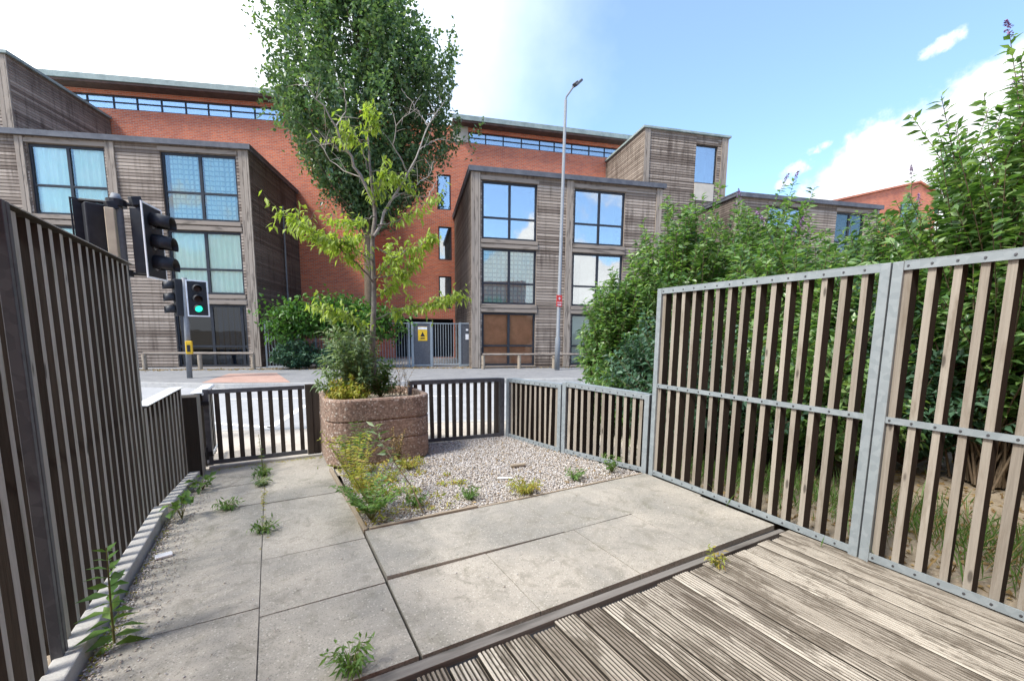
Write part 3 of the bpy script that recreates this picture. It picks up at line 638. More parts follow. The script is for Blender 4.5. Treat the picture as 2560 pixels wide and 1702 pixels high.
def block(fr, u0, u1, depth, top, cols, levels, trims, side_left, side_right, fills, sidemat):
    """one projecting three storey timber bay block"""
    ops = [(a, b, c, d) for a, b in cols for c, d in levels]
    mb = MB(); wallface(mb, u0, u1, 0, top, ops, 0, .12); fpart('timber_front', mb, T['clad'], fr)
    for u, on in ((u0, side_left), (u1, side_right)):
        if not on: continue
        mb = MB(); s1 = -1 if u == u0 else 1; z = 0
        while z < top:
            z1 = min(z+.105, top)
            mb.add([(u+s1*.008, 0, z+.012), (u+s1*.008, depth, z+.012), (u-s1*.003, depth, z1), (u-s1*.003, 0, z1), (u-s1*.015, 0, z), (u-s1*.015, depth, z)], [(0, 1, 2, 3), (4, 5, 1, 0)]); z += .105
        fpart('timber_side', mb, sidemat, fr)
    mb = MB(); mb.box(u0-.12, u1+.12, -.16, depth, top, top+.06); mb.box(u0-.12, u1+.12, -.162, -.10, top-.13, top-.002); mb.box(u0-.10, u0-.04, -.10, depth, top-.13, top-.002); mb.box(u1+.04, u1+.10, -.10, depth, top-.13, top-.002)
    fpart('flat_roof', mb, T['fascia'], fr)
    for a, b in trims:
        mb = MB(); q = a
        while q < b-.01:
            e = min(q+.15, b); mb.box(q+.004, e-.004, -.05-rnd.random()*.012, .02, .02, top-.14); q = e
        fpart('trim_post', mb, T['trim'], fr, bev=.006)
    for a, b in cols:
        for i, (c, d) in enumerate(levels):
            mb = MB(); mb.box(a-.06, b+.06, -.042, .02, d+.015, d+.17); fpart('lintel', mb, T['trimh'], fr, bev=.006)
            mb = MB(); mb.box(a-.04, b+.04, -.06, .05, c-.16 if c > .3 else c-.05, c-.012); fpart('sill', mb, T['trimh'], fr, bev=.006)
    for (ci, li), kw in fills.items():
        a, b = cols[ci]; c, d = levels[li]; window(fr, (a, b, c, d), 0, **kw)
LV = [(.09, 2.33), (2.68, 4.94), (5.30, 7.57)]
G = T['glass_r']
block(FR, -.2, 8.28, 7.5, 7.98, [(.23, 2.55), (4.18, 6.53)], LV, [(-.22, .16), (3.82, 4.12), (8.0, 8.28)], True, True, {
    (0, 2): dict(glass=G), (1, 2): dict(glass=G), (1, 1): dict(glass=G, fill=('board', [(.18, .45)], T['blind'])),
    (0, 1): dict(glass=m_glass('half_reflective_glass', .14), fill=('curtain', [(.02, .5), (.5, .98)], T['curt_k'])),
    (0, 0): dict(glass=m_glass('thin_glass', .0, (1, .96, .92)), fill=('board', [(.03, .97)], T['board']), label='ground floor window boarded in brown'),
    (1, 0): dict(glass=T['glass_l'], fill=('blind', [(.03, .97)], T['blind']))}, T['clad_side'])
block(FR, 12.1, 20.5, 7.5, 7.95, [(13.9, 15.9), (17.9, 19.7)], LV, [(12.1, 12.4), (20.2, 20.5)], True, True, {
    (0, 2): dict(glass=G), (1, 2): dict(glass=T['glass_l'], fill=('blind', [(.03, .97)], T['blind'])), (0, 1): dict(glass=G), (1, 1): dict(glass=G), (0, 0): dict(glass=G), (1, 0): dict(glass=G)}, T['clad_side'])
LL = [(.02, 2.50), (2.90, 5.32), (5.70, 8.17)]
GL = T['glass_l']; CU = T['curt']
block(FL, -14.5, .06, 5.3, 8.52, [(-11.9, -9.4), (-7.42, -4.92), (-3.05, -.40)], LL, [(-.30, .07), (-4.86, -4.56), (-7.75, -7.48), (-9.3, -9.0)], False, True, {
    (1, 2): dict(glass=GL, fill=('curtain', [(.03, .5), (.54, .97)], CU), trans=.42), (2, 2): dict(glass=m_glass('dim_glass', .08), fill=('curtain', [(.08, .48), (.54, .97)], T['curt_k']), trans=.42),
    (1, 1): dict(glass=GL, fill=('curtain', [(.03, .97)], CU)), (2, 1): dict(glass=GL, fill=('curtain', [(.02, .49), (.51, .98)], CU), trans=.40),
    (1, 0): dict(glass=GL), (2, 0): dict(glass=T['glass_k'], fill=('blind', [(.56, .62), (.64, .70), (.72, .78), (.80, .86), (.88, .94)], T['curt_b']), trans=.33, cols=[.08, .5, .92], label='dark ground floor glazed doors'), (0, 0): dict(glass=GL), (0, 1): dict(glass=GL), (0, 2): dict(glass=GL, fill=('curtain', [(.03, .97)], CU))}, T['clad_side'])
mb = MB(); mb.tube([(.14, 3.1, .1), (.14, 3.1, 7.2)], .04, 8); fpart('downpipe', mb, T['greypole'], FL)
# brick body behind the bays: left wing and right wing meet in the recess
def brickwing(fr, y, u0, u1, top, slits, strip_, roof):
    ops = list(slits)+[strip_[:4]]
    mb = MB(); wallface(mb, u0, u1, 0, top, ops, y, None, .12); fpart('brick_wall', mb, T['brick'], fr)
    window(fr, strip_, y, T['glass_m'], None, None, .52, .12, .05, 1.2, cols=strip_[4], label='long strip of top floor windows')
    for s in slits:
        if s[2] < .1:
            mb = MB(); a, b, c, d = s; mb.box(a-.05, b+.05, y+3.0, y+3.1, c-.1, d+.1); mb.box(a-.1, a-.02, y+.1, y+3, c, d); mb.box(b+.02, b+.1, y+.1, y+3, c, d); mb.box(a-.1, b+.1, y+.1, y+3, d+.02, d+.1); fpart('undercroft', mb, T['frame'], fr)
        else: window(fr, s, y, T['glass_m'], None, None, None, .12, .07, .8)
    a, b, v = roof; mb = MB(); mb.box(a, b, y-.62, y+9, v, v+.24); fpart('overhanging_roof', mb, T['roofed'], fr)
    mb = MB(); mb.box(a+.04, b-.04, y-.56, y+.5, v-.10, v-.003); fpart('soffit', mb, T['soffit'], fr)
brickwing(FR, 7.5, -4.7, 13.2, 12.82, [(-1.14, -.38, 8.33, 10.23), (-1.10, -.35, 5.58, 7.42), (-1.11, -.38, 2.85, 4.68), (-3.6, -.3, .02, 2.25)], (.62, 10.5, 12.02, 12.62, [k/9.95 for k in (1.0, 2.02, 3.1, 4.2, 5.1, 6.2, 7.3, 8.3, 9.2)]), (-.3, 13.4, 12.93))
brickwing(FL, 5.3, -24, 3.75, 12.62, [], (-11.3, -.35, 11.80, 12.43, [k/10.95 for k in (1.0, 2.3, 3.4, 4.4, 5.45, 6.5, 7.5, 8.5, 9.6)]), (-24, -.1, 12.74))
mb = MB(); mb.box(-.25, .6, 7.44, 7.52, 12.02, 12.9); fpart('render_panel', mb, T['render'], FR)
mb = MB(); mb.box(-.35, 3.7, 5.2, 5.6, 12.0, 12.6); fpart('brick_wall', mb, T['brick'], FL)
# upper timber boxes
def upbox(fr, u0, u1, y, yb, v0, v1, win, trims, sidemat):
    mb = MB(); wallface(mb, u0, u1, v0, v1, [win] if win else [], y, .12); fpart('timber_front', mb, T['clad'], fr)
    for u, s1 in ((u0, -1), (u1, 1)):
        mb = MB(); z = v0
        while z < v1:
            z1 = min(z+.105, v1); mb.add([(u+s1*.008, y, z+.012), (u+s1*.008, yb, z+.012), (u-s1*.003, yb, z1), (u-s1*.003, y, z1), (u-s1*.015, y, z), (u-s1*.015, yb, z)], [(0, 1, 2, 3), (4, 5, 1, 0)]); z += .105
        fpart('timber_side', mb, sidemat, fr)
    mb = MB(); mb.box(u0-.1, u1+.1, y-.12, yb, v1, v1+.1); fpart('flat_roof', mb, T['roofed'], fr)
    for a, b in trims:
        mb = MB(); q = a
        while q < b-.01: e = min(q+.16, b); mb.box(q+.004, e-.004, y-.05-rnd.random()*.01, y+.02, v0, v1-.02); q = e
        fpart('trim_post', mb, T['trim'], fr, bev=.006)
    if win: window(fr, win, y, T['glass_r'], None, None, None, .14, .06, .8)
upbox(FR, 8.95, 13.82, 3.0, 7.45, 0, 11.75, (11.93, 13.22, 9.40, 11.30), [(8.95, 9.28), (13.42, 13.82)], T['clad'])
mb = MB(); mb.box(11.95, 13.1, 2.96, 3.05, 8.52, 9.36); fpart('render_panel', mb, T['render'], FR)
upbox(FL, -13.5, -8.05, .45, 5.25, 8.6, 11.3, None, [(-8.42, -8.05)], T['clad'])
# red brick house with a pitched gable farther off
hs = thing('brick_house', 'bright red brick house with pitched gable beyond the timber block on the right', 'house', (40, 13, 0))
def hpart(name, mb, m_, parent=hs, **kw):
    o = part(name, mb, m_, parent, local=True, **kw)
    if parent is hs: o.location = Vector(FR[0])-Vector(hs.location); o.rotation_euler.z = -R(16.5)
    return o
mb = MB(); Y0 = 10.2
mb.v = [(28.0, Y0, 0), (39.6, Y0, 0), (39.6, Y0, 13.0), (37.4, Y0, 13.75), (28.0, Y0, 11.4), (28.0, Y0+9, 0), (39.6, Y0+9, 0), (39.6, Y0+9, 13.0), (37.4, Y0+9, 13.75), (28.0, Y0+9, 11.4)]
mb.f = [[0, 1, 2, 3, 4], [5, 9, 8, 7, 6], [1, 6, 7, 2], [0, 4, 9, 5], [2, 7, 8, 3], [3, 8, 9, 4]]; hpart('wall', mb, T['brick'])
mb = MB()
for a, b in (((27.7, 11.36), (37.4, 13.78)), ((37.4, 13.78), (39.9, 12.93))):
    mb.add([(a[0], Y0-.15, a[1]+.01), (b[0], Y0-.15, b[1]+.01), (b[0], Y0+9.2, b[1]+.01), (a[0], Y0+9.2, a[1]+.01), (a[0], Y0-.15, a[1]+.14), (b[0], Y0-.15, b[1]+.14), (b[0], Y0+9.2, b[1]+.14), (a[0], Y0+9.2, a[1]+.14)], [(0, 3, 2, 1), (4, 5, 6, 7), (0, 1, 5, 4), (1, 2, 6, 5), (2, 3, 7, 6), (3, 0, 4, 7)])
hpart('roof', mb, T['brick'])
mb = MB(); mb.box(35.8, 37.6, Y0-.03, Y0+.05, 10.3, 12.2); f_ = hpart('window', mb, T['frame'])
mb = MB(); mb.box(35.9, 37.5, Y0-.05, Y0-.032, 10.4, 12.1); hpart('pane', mb, plain('sky_pane', (.25, .32, .38), None, .08, .6), f_)
# own house: the wall whose doorway the view looks out of
m = MB(); m.box(-7, 9, -1.0, -.7, -.1, 5.6)
tag(part('house_wall', m, T['brick']), 'brick rear wall of the house behind the decking', 'wall')
# ------------------------------------------------------------------ street furniture
def railing(label, A, B, n, zt):
    r = thing('low_railing', label, 'railing', (A[0], A[1], 0), 'low timber railings before the block')
    A, B = V(*A, 0), V(*B, 0); m = MB(); m.tube([A+V(0, 0, zt), B+V(0, 0, zt)], .045, 10); part('rail', m, T['trimh'], r)
    for k in range(n):
        p = A+(B-A)*(k/(n-1) if n > 1 else 0)*.985+(B-A)*.004; m = MB(); m.tube([p, p+V(0, 0, zt-.05)], .075, 10); part('post', m, T['edge'], r)
railing('weathered low timber rail in front of the dark left ground floor glazing', (-4.15, 20.4), (-.62, 19.2), 3, .62)
railing('thin low rail in front of the brown boarded ground floor window', (7.55, 15.9), (13.5, 14.15), 5, .60)
# metal fence and entrance gate across the recess
def bars(A, B, z0, z1, pitch, rad=.011):
    m = MB(); A, B = V(*A, 0), V(*B, 0); n = int(np.linalg.norm(B-A)/pitch)
    for i in range(n+1): p = A+(B-A)*i/n; m.tube([p+V(0, 0, z0), p+V(0, 0, z1)], rad, 6)
    m.tube([A+V(0, 0, z1), B+V(0, 0, z1)], .022, 6); m.tube([A+V(0, 0, z0+.05), B+V(0, 0, z0+.05)], .022, 6); return m
ga = lambda k: (-.20+(7.85+.2)*k, 19.75+(17.25-19.75)*k)
mf = thing('metal_railing_fence', 'grey vertical bar fence half buried in climbing leaves between the two bays', 'fence', (*ga(.3), 0))
part('bars', bars(ga(0), ga(.665), 0, 1.85, .11), T['zinc'], mf)
for k in (0, .22, .44, .66): m = MB(); p = ga(k); m.box(p[0]-.03, p[0]+.03, p[1]-.03, p[1]+.03, 0, 1.9); part('post', m, T['zinc'], mf)
p = ga(.30); q = ga(.305); m = MB(); m.box(p[0]-.25, p[0]+.22, p[1]-.08, p[1]-.05, 1.45, 1.75); part('notice', m, T['yellow'], mf)
mg = thing('entrance_gate', 'grey steel entrance gate with solid side panels and a yellow notice', 'gate', (*ga(.83), 0))
fa = math.atan2(-2.5, 8.05); ft = V(c_(fa), s_(fa), 0); fn = V(s_(fa), -c_(fa), 0)
def gpt(k, z=0, d=0): p = ga(k); return V(p[0], p[1], z)+fn*d
def gpanel(name, k0, k1, z0, z1, m_, d=0, th=.02, par=mg):
    a, b = gpt(k0), gpt(k1); m = MB(); m.obox((a+b)/2+V(0, 0, (z0+z1)/2)+fn*d, (b-a)/2, fn*th/2, V(0, 0, (z1-z0)/2)); return part(name, m, m_, par)
gpanel('side_panel', .685, .772, .08, 1.85, T['zinc_d']); gpanel('side_panel', .925, .985, .08, 1.85, T['zinc_d'])
for k in (.678, .772, .918, .99): gpanel('post', k-.006, k+.006, 0, 1.92, T['zinc'], .005, .06)
for k0, k1 in ((.684, .766), (.924, .984)): gpanel('cross_bar', k0, k1, 1.85, 1.91, T['zinc'], .004, .05); gpanel('cross_bar', k0, k1, .04, .1, T['zinc'], .004, .05)
a, b = gpt(.78), gpt(.912); part('bars', bars(a[:2], b[:2], .05, 1.86, .105, .013), T['zinc'], mg)
np_ = gpanel('notice', .706, .752, 1.12, 1.72, T['yellow'], .02, .012)
gpanel('notice_header', .706, .752, 1.60, 1.70, T['whitep'], .029, .004, np_)
m = MB(); c0 = gpt(.729, 1.40, .030); m.add([c0+ft*-.10+V(0, 0, -.10), c0+ft*.10+V(0, 0, -.10), c0+V(0, 0, .10)], [(0, 1, 2)]); m.add([c0+ft*-.09+V(0, 0, -.2), c0+ft*.09+V(0, 0, -.2), c0+ft*.09+V(0, 0, -.15), c0+ft*-.09+V(0, 0, -.15)], [(0, 1, 2, 3)]); part('warning_symbol', m, T['black'], np_)
m = MB(); c0 = gpt(.955, 1.3, .02); m.obox(c0, ft*.07, fn*.02, V(0, 0, .12)); m.obox(c0+V(0, 0, .3), ft*.05, fn*.02, V(0, 0, .04)); part('intercom', m, T['whitep'], mg)
# street lamp
lp = thing('street_lamp', 'tall slim grey street lamp with a tilted flat lantern', 'street lamp', (10.16, 14.3, 0))
m = MB(); m.tube([(10.16, 14.3, 0), (10.16, 14.3, 1.3), (10.16, 14.3, 1.34), (10.28, 14.3, 10.3)], [.105, .105, .075, .055], 12); part('column', m, T['greypole'], lp, smooth=True)
m = MB(); m.tube([(10.28, 14.3, 10.25), (10.30, 14.3, 10.42), (10.62, 14.3, 10.86)], .035, 8); part('arm', m, T['greypole'], lp)
m = MB(); m.obox((10.80, 14.28, 11.03), (.13, 0, .13), (0, .16, .02), (-.03, 0, .03)); m.obox((10.72, 14.28, 10.98), (.06, 0, .06), (0, .1, .01), (-.05, 0, .05)); part('lantern', m, T['zinc_d'], lp, bev=.015)
m = MB(); m.box(9.98, 10.26, 14.185, 14.205, 2.55, 3.0); sg = part('sign_plate', m, T['red'], lp, bev=.01)
m = MB(); m.box(10.02, 10.22, 14.178, 14.184, 2.70, 2.725); m.box(10.03, 10.21, 14.178, 14.184, 2.60, 2.64); m.obox((10.12, 14.181, 2.87), (.055, 0, 0), (0, .003, 0), (0, 0, .012)); m.obox((10.12, 14.181, 2.87), (.012, 0, 0), (0, .0025, 0), (0, 0, .055)); part('lettering', m, T['whitep'], sg)
# near traffic signal on its pole: facing right, with a second head facing away
def signal_head(parent, C, face, h, lit=None, hood=.26, name='signal_head', board=True, bw=.022, edge='whitep'):
    C = V(*C); n = V(*face, 0); n = n/np.linalg.norm(n); t = V(-n[1], n[0], 0); z = V(0, 0, 1); s = h/1.0
    b = MB(); b.obox(C-n*.09*s, t*.15*s, n*.10*s, z*.48*s); hd = part(name, b, T['black'], parent, bev=.02*s)
    if board:
        b = MB(); b.obox(C+n*.022*s, t*.245*s, n*.008*s, z*.52*s); part('backing_board', b, T['black'], hd)
        b = MB(); q = []
        for d in (.018, .034):
            for hx, hz in ((.25, .525), (.25+bw, .526+bw)):
                for kx, kz in ((-1, -1), (1, -1), (1, 1), (-1, 1)): q.append(C+n*d*s+t*kx*hx*s+z*kz*hz*s)
        fs = []
        for i in range(4):
            j = (i+1) % 4; fs += [(i, j, 4+j, 4+i), (8+i, 12+i, 12+j, 8+j), (4+i, 4+j, 12+j, 12+i), (i, 8+i, 8+j, j)]
        b.add(q, fs)
        part('border', b, T[edge], hd)
    for k, dz in enumerate((.31, 0, -.31)):
        c = C+z*dz*s+n*.03*s; b = MB(); L = []
        for d, rr, dd in ((0, .135, 0), (hood*.5, .130, -.012), (hood, .12, -.035)):
            for i in range(15):
                a = R(-35+250*i/14); L.append(c+n*d*s+z*dd*s+(t*c_(a)+z*s_(a))*rr*s)
        b.v = [tuple(p) for p in L]; b.f = [[j*15+i, j*15+i+1, (j+1)*15+i+1, (j+1)*15+i] for j in range(2) for i in range(14)]
        o = part('hood', b, T['black'], hd, smooth=True); md = o.modifiers.new('solid', 'SOLIDIFY'); md.thickness = .008
        b = MB(); b.tube([c, c+n*.015*s], [.105*s, .085*s], 18); part('lens', b, T['green_lamp'] if lit == k else T['lens'], hd)
    return hd
YS = 7.2; p0 = at(266, 452, YS); p1 = at(300, 700, YS)
sg = thing('traffic_signal', 'near traffic signal on a grey pole with two black heads above the tall left fence', 'traffic signal', (p0[0], YS, 0))
px_ = p0[0]; m = MB(); m.tube([(px_, YS, -.05), (px_, YS, p0[2]-.03), (px_, YS, p0[2]+.03)], [.058, .058, .04], 14); part('pole', m, T['greypole'], sg, smooth=True)
tp = at(268, 510, YS); m = MB(); m.box(tp[0]-.06, tp[0]+.03, YS-.20, YS-.10, tp[2]-1.3, tp[2]+.12); part('bracket', m, T['tan'], sg, bev=.008)
hc = at(358, 560, YS); signal_head(sg, (hc[0]-.03, YS, hc[2]), (.965, -.26), .84)
hc = at(226, 548, YS+.1); signal_head(sg, (hc[0], YS+.1, hc[2]), (-.42, .91), .80, edge='black')
for (x, y) in ((256, 478), (312, 468)):
    q = at(x, y, YS-.05); m = MB(); m.obox(q+V(0, 0, .03), (.045, .02, .015), (-.03, .06, .01), (-.01, 0, .05)); m.obox(q+V(0, 0, -.07), (.03, 0, 0), (0, .03, 0), (0, 0, .05)); part('detector', m, T['black'], sg, bev=.006)
for z in (hc[2]+.42, hc[2]-.42): m = MB(); m.tube([(px_, YS, z), (px_+.32, YS, z)], .022, 8); m.tube([(px_-.35, YS+.05, z), (px_, YS, z)], .022, 8); m.tube([(px_, YS, z-.04), (px_, YS, z+.04)], .1, 14); part('clamp', m, T['black'], sg)
# far signal with the green light
YF = 16.5; q = at(437, 870, YF)
pf = thing('traffic_signal', 'far traffic signal showing green, with a yellow push button box', 'traffic signal', (q[0], YF, 0))
tq = at(424, 640, YF); m = MB(); m.tube([(q[0], YF, -.02), (tq[0], YF, tq[2])], .075, 12); part('pole', m, T['greypole'], pf, smooth=True)
hc = at(456, 688, YF); signal_head(pf, (hc[0], YF-.1, hc[2]), (.25, -.97), .98, lit=2, hood=.2, bw=.035)
hc2 = at(402, 685, YF); signal_head(pf, (hc2[0], YF+.05, hc2[2]), (-.9, -.3), 1.15, hood=.2, board=False)
b_ = at(435, 800, YF-.1); m = MB(); m.box(b_[0]-.07, b_[0]+.10, YF-.24, YF-.07, b_[2]-.2, b_[2]+.2); bo = part('push_button_box', m, T['yellow'], pf, bev=.02)
m = MB(); m.box(b_[0]-.03, b_[0]+.05, YF-.25, YF-.242, b_[2]-.13, b_[2]+.08); part('button_plate', m, T['black'], bo)
d_ = at(441, 652, YF); m = MB(); m.obox(d_, (.07, 0, .02), (0, .09, 0), (-.01, 0, .05)); part('detector', m, T['black'], pf, bev=.01)
for z in (hc[2]+.4, hc[2]-.4): m = MB(); m.tube([(hc2[0], YF+.02, z), (hc[0], YF-.05, z)], .02, 8); part('clamp', m, T['whitep'], pf)
# ------------------------------------------------------------------ vegetation
def curve(a, b, sag, n=8, wob=.03):
    a, b = np.array(a, float), np.array(b, float); L = np.linalg.norm(b-a); w1 = rng.normal(0, wob*L, 3); out = []
    for i in range(n+1):
        k = i/n; p = a+(b-a)*k+V(0, 0, sag*L)*math.sin(math.pi*k)+w1*math.sin(math.pi*k*1.3)*k; out.append(p)
    return np.array(out)
def resample(pl_, n):
    pl_ = np.array(pl_); d = np.r_[0, np.cumsum(np.linalg.norm(np.diff(pl_, axis=0), axis=1))]; x = np.linspace(0, d[-1], n)
    return np.stack([np.interp(x, d, pl_[:, i]) for i in range(3)], 1)
# --- big tree in the recess
def big_tree():
    base = V(3.75, 19.4, 0); t = thing('broadleaf_tree', 'big dark green tree standing in the recess of the block, taller than the roof', 'tree', tuple(base))
    outline = [(6.2, .3), (7.0, 1.2), (7.8, 2.25), (8.7, 2.95), (9.7, 3.35), (11, 3.45), (12.0, 3.25), (13.0, 2.65), (14.2, 1.8), (15.6, 1.1), (17, .4)]
    hz = [o[0] for o in outline]; rr = [o[1] for o in outline]
    m = MB(); tr = [base+V(.0, 0, 0), base+V(.05, .05, 3), base+V(.1, 0, 6), base+V(.25, .1, 9), base+V(.2, 0, 12.5), base+V(.3, 0, 15)]; m.tube(tr, [.24, .2, .17, .13, .08, .03], 10)
    P = []; D = []
    def rad(z, a): return np.interp(z, hz, rr)*(1+.11*math.sin(3*a+z*.9)+.08*math.sin(5*a-z*1.7)+.05*math.sin(9*a+z*2.3))
    for i in range(760):
        z = rnd.uniform(6.3, 16.2); a = rnd.random()*6.283; r0 = rad(z, a)*rnd.random()**.42; en = base+V(.15-max(0, z-12)*.32+r0*c_(a), r0*s_(a)*.85, z)
        if i < 150:
            st = base+V(.15, .05, max(3.8, z-1.2-.55*r0)); cv = curve(st, en, -.06, 7, .05); m.tube(cv, np.linspace(.045*max(.3, 1-z/22), .006, 8), 5, False)
        for j in range(4):
            dirn = nrm(V(c_(a), s_(a)*.85, 0)*.5*(r0/3)+rng.normal(0, .55, 3)+V(0, 0, 1.1)); edge = r0 > .85*rad(z, a); Lt = rnd.uniform(.9, 2.0) if edge and j == 0 else rnd.uniform(.5, 1.2); dirn = nrm(dirn+V(0, 0, 1.2)) if edge else dirn; n = int(Lt*25)
            q = en+rng.normal(0, .28, 3); ks = rng.uniform(-.3, 1, n)
            P.append(q+np.outer(ks*Lt, dirn)+rng.normal(0, .10, (n, 3))*(1.15-ks)[:, None]); D.append(dirn*.5+rng.normal(0, .8, (n, 3)))
    part('trunk', m, T['stem_b'], t, smooth=True); P = np.concatenate(P); D = np.concatenate(D)
    leaves('crown', P, D, rng.uniform(.12, .22, len(P)), rng.uniform(.08, .14, len(P)), T['leaf_tree'], t)
big_tree()
# --- young tree in the planter
def young_tree():
    YT = 5.4; base = at(862, 892, YT); t = thing('young_tree', 'young sparse tree with bare upper twigs and yellow green leaves in the planter', 'tree', tuple(base))
    m = MB(); mt = MB(); P = []; D = []
    def pl2(px, dep): return [at(x, y, YT+d) for (x, y), d in zip(px, np.linspace(dep[0], dep[1], len(px)))]
    trunk = pl2([(864, 895), (858, 820), (858, 760), (862, 690), (861, 640), (856, 560), (864, 500), (862, 465), (852, 390), (848, 320), (845, 290)], (0, .05))
    m.tube(resample(trunk, 16), np.interp(np.linspace(0, 1, 16), [0, .3, .68, 1], [.040, .031, .023, .006]), 10)
    specs = [  # polyline, depth start/end, radius, leafiness
        ([(862, 468), (835, 410), (800, 352), (770, 290), (735, 232), (690, 178)], (0, -.25), .021, 0), ([(772, 294), (796, 258), (792, 190)], (-.1, .1), .007, 0),
        ([(800, 352), (765, 338), (742, 322)], (-.05, -.3), .007, 0), ([(835, 410), (800, 400), (760, 370), (715, 300)], (-.03, .3), .008, 0), ([(846, 390), (830, 330), (800, 280), (788, 262)], (.02, .2), .008, .2),
        ([(860, 545), (900, 462), (940, 400), (968, 345), (985, 290), (1032, 220)], (0, .2), .019, 0), ([(968, 345), (1003, 322)], (.1, .2), .006, 0), ([(940, 400), (905, 335), (918, 275), (962, 248)], (.05, -.25), .009, 0),
        ([(985, 290), (955, 245), (925, 205)], (.15, .35), .006, 0), ([(900, 462), (955, 430), (990, 400), (1000, 370)], (.02, .3), .007, 0), ([(910, 445), (985, 455), (1012, 400)], (.04, .45), .006, 0),
        ([(858, 650), (812, 595), (762, 557), (705, 522), (645, 485)], (0, -.35), .012, 1.3), ([(858, 600), (800, 560), (740, 545), (690, 520)], (0, -.5), .009, 1.4), ([(862, 500), (820, 505), (775, 520)], (0, -.2), .008, .9),
        ([(862, 570), (910, 592), (958, 572), (998, 545)], (0, -.35), .010, 1.5), ([(868, 520), (930, 505), (978, 468), (1008, 455)], (0, -.2), .009, .7), ([(860, 640), (915, 632), (965, 600)], (0, -.15), .009, 1.4),
        ([(866, 735), (930, 712), (985, 700), (1048, 680)], (0, -.3), .009, 1.6), ([(860, 770), (805, 722), (745, 712)], (0, -.3), .008, 1.3), ([(862, 640), (895, 610), (905, 560)], (0, .2), .008, 1.0),
        ([(852, 395), (880, 395), (912, 410), (940, 430)], (0, .1), .007, 1.4), ([(848, 325), (812, 320), (778, 318)], (0, -.1), .006, 1.5), ([(848, 300), (862, 275), (850, 262)], (0, 0), .005, 1.6), ([(858, 480), (870, 440), (885, 400)], (0, -.1), .006, 1.2), ([(860, 540), (835, 545), (800, 550)], (0, .25), .007, 1.3), ([(860, 690), (900, 660), (930, 640)], (0, .2), .008, 1.2)]
    for px, dep, rad, lf in specs:
        pl_ = resample(pl2(px, dep), 14); pl_[1:-1] += rng.normal(0, .009, (12, 3)); m2 = mt if lf == 0 else m; m2.tube(pl_, np.linspace(rad, .0022, 14), 6, False)
        L = np.linalg.norm(np.diff(pl_, axis=0), axis=1).sum()
        if lf == 0:
            for k in range(int(3+L*6)):
                i = rnd.randrange(3, 13); d = nrm(pl_[13]-pl_[0]+rng.normal(0, .9, 3)*L); mt.tube(curve(pl_[i], pl_[i]+d*rnd.uniform(.1, .32), .05, 4), np.linspace(.0035, .0012, 5), 4, False)
        else:
            n = int(L*85*lf)
            for k in range(n):
                i = min(13, int(3+11*rnd.random()**.8)); q = pl_[i]+rng.normal(0, .035, 3); sd2 = rng.normal(0, 1, 3); P.append(q); D.append(sd2*.5+nrm(pl_[13]-pl_[0])*.35+V(0, 0, -.75))
            for k in range(int(L*24*lf)):
                i = rnd.randrange(3, 14); d = nrm(nrm(pl_[13]-pl_[0])*.6+rng.normal(0, .6, 3)+V(0, 0, .15)); cv = curve(pl_[i], pl_[i]+d*rnd.uniform(.08, .26), -.05, 5); m.tube(cv, np.linspace(.003, .0012, 6), 4, False)
                for q in resample(cv, 7)[1:]: P.append(q+rng.normal(0, .012, 3)); D.append(rng.normal(0, .5, 3)+d*.3+V(0, 0, -.7))
    part('trunk', m, T['bark'], t, smooth=True); part('bare_twigs', mt, T['twig'], t, smooth=True)
    n = len(P); leaves('foliage', P, D, rng.uniform(.055, .095, n), rng.uniform(.024, .038, n), T['leaf_young'], t, .2, .2)
young_tree()
# --- shoots growing from a base, leaves in pairs along them
def shrub(name, label, cat, base, tips, lm, Ln, Wd, per, stemr=.012, sag=.05, start=.25, group=None, up=0, smat='stem_b', spread=.0, flowers=0, out=1.0):
    t = thing(name, label, cat, tuple(base), group); m = MB(); P = []; D = []; ends = []
    for e in tips:
        e = np.array(e, float); b0 = np.array(base, float)+V(*(rng.normal(0, spread, 2)), 0); cv = resample(curve(b0, e, sag, 7, .05), 10); m.tube(cv, np.linspace(stemr, stemr*.2, 10), 5, False)
        L = np.linalg.norm(e-b0); n = max(3, int(per*L)); ax = nrm(cv[-1]-cv[-3])
        for k in range(n):
            kk = start+(1-start)*(k+rnd.random())/n; i = kk*9; i0 = min(8, int(i)); q = cv[i0]+(cv[i0+1]-cv[i0])*(i-i0); a = rnd.random()*6.283
            u = nrm(np.cross(ax, V(.3, .2, .9))); v = np.cross(ax, u); P.append(q); D.append((u*c_(a)+v*s_(a))*out+ax*.55+V(0, 0, up))
        if flowers: ends.append((cv[-1], ax))
    part('stems', m, T[smat], t, smooth=True); n = len(P)
    leaves('foliage', P, D, rng.uniform(Ln*.65, Ln*1.2, n), rng.uniform(Wd*.7, Wd*1.2, n), lm, t)
    for c, ax in sorted(ends, key=lambda e: -e[0][2])[:flowers]:
        d = nrm(ax+V(0, 0, -.1)); k = np.linspace(0, 1, 90); u = rng.normal(0, .8, (90, 3)); q = c+np.outer(k*.2, d)-np.outer(k**2*.05, (0, 0, 1))+u*(.014*(1.1-k))[:, None]
        leaves('flower_spike', q, u+d*.3, .02, .016, T['flower'], t)
    return t
def dome(c, rx, ry, rz, n, low=-.2, jag=.15):
    out = []
    while len(out) < n:
        d = nrm(rng.normal(0, 1, 3))
        if d[2] < low: continue
        k = min(1.13, 1+rng.normal(0, jag))*rnd.uniform(.55, 1.0)**.4; out.append((c[0]+d[0]*rx*k, c[1]+d[1]*ry*k, c[2]+d[2]*rz*k))
    return out
G3 = 'buddleia bushes behind the right fences'
BL = T['leaf_bush']
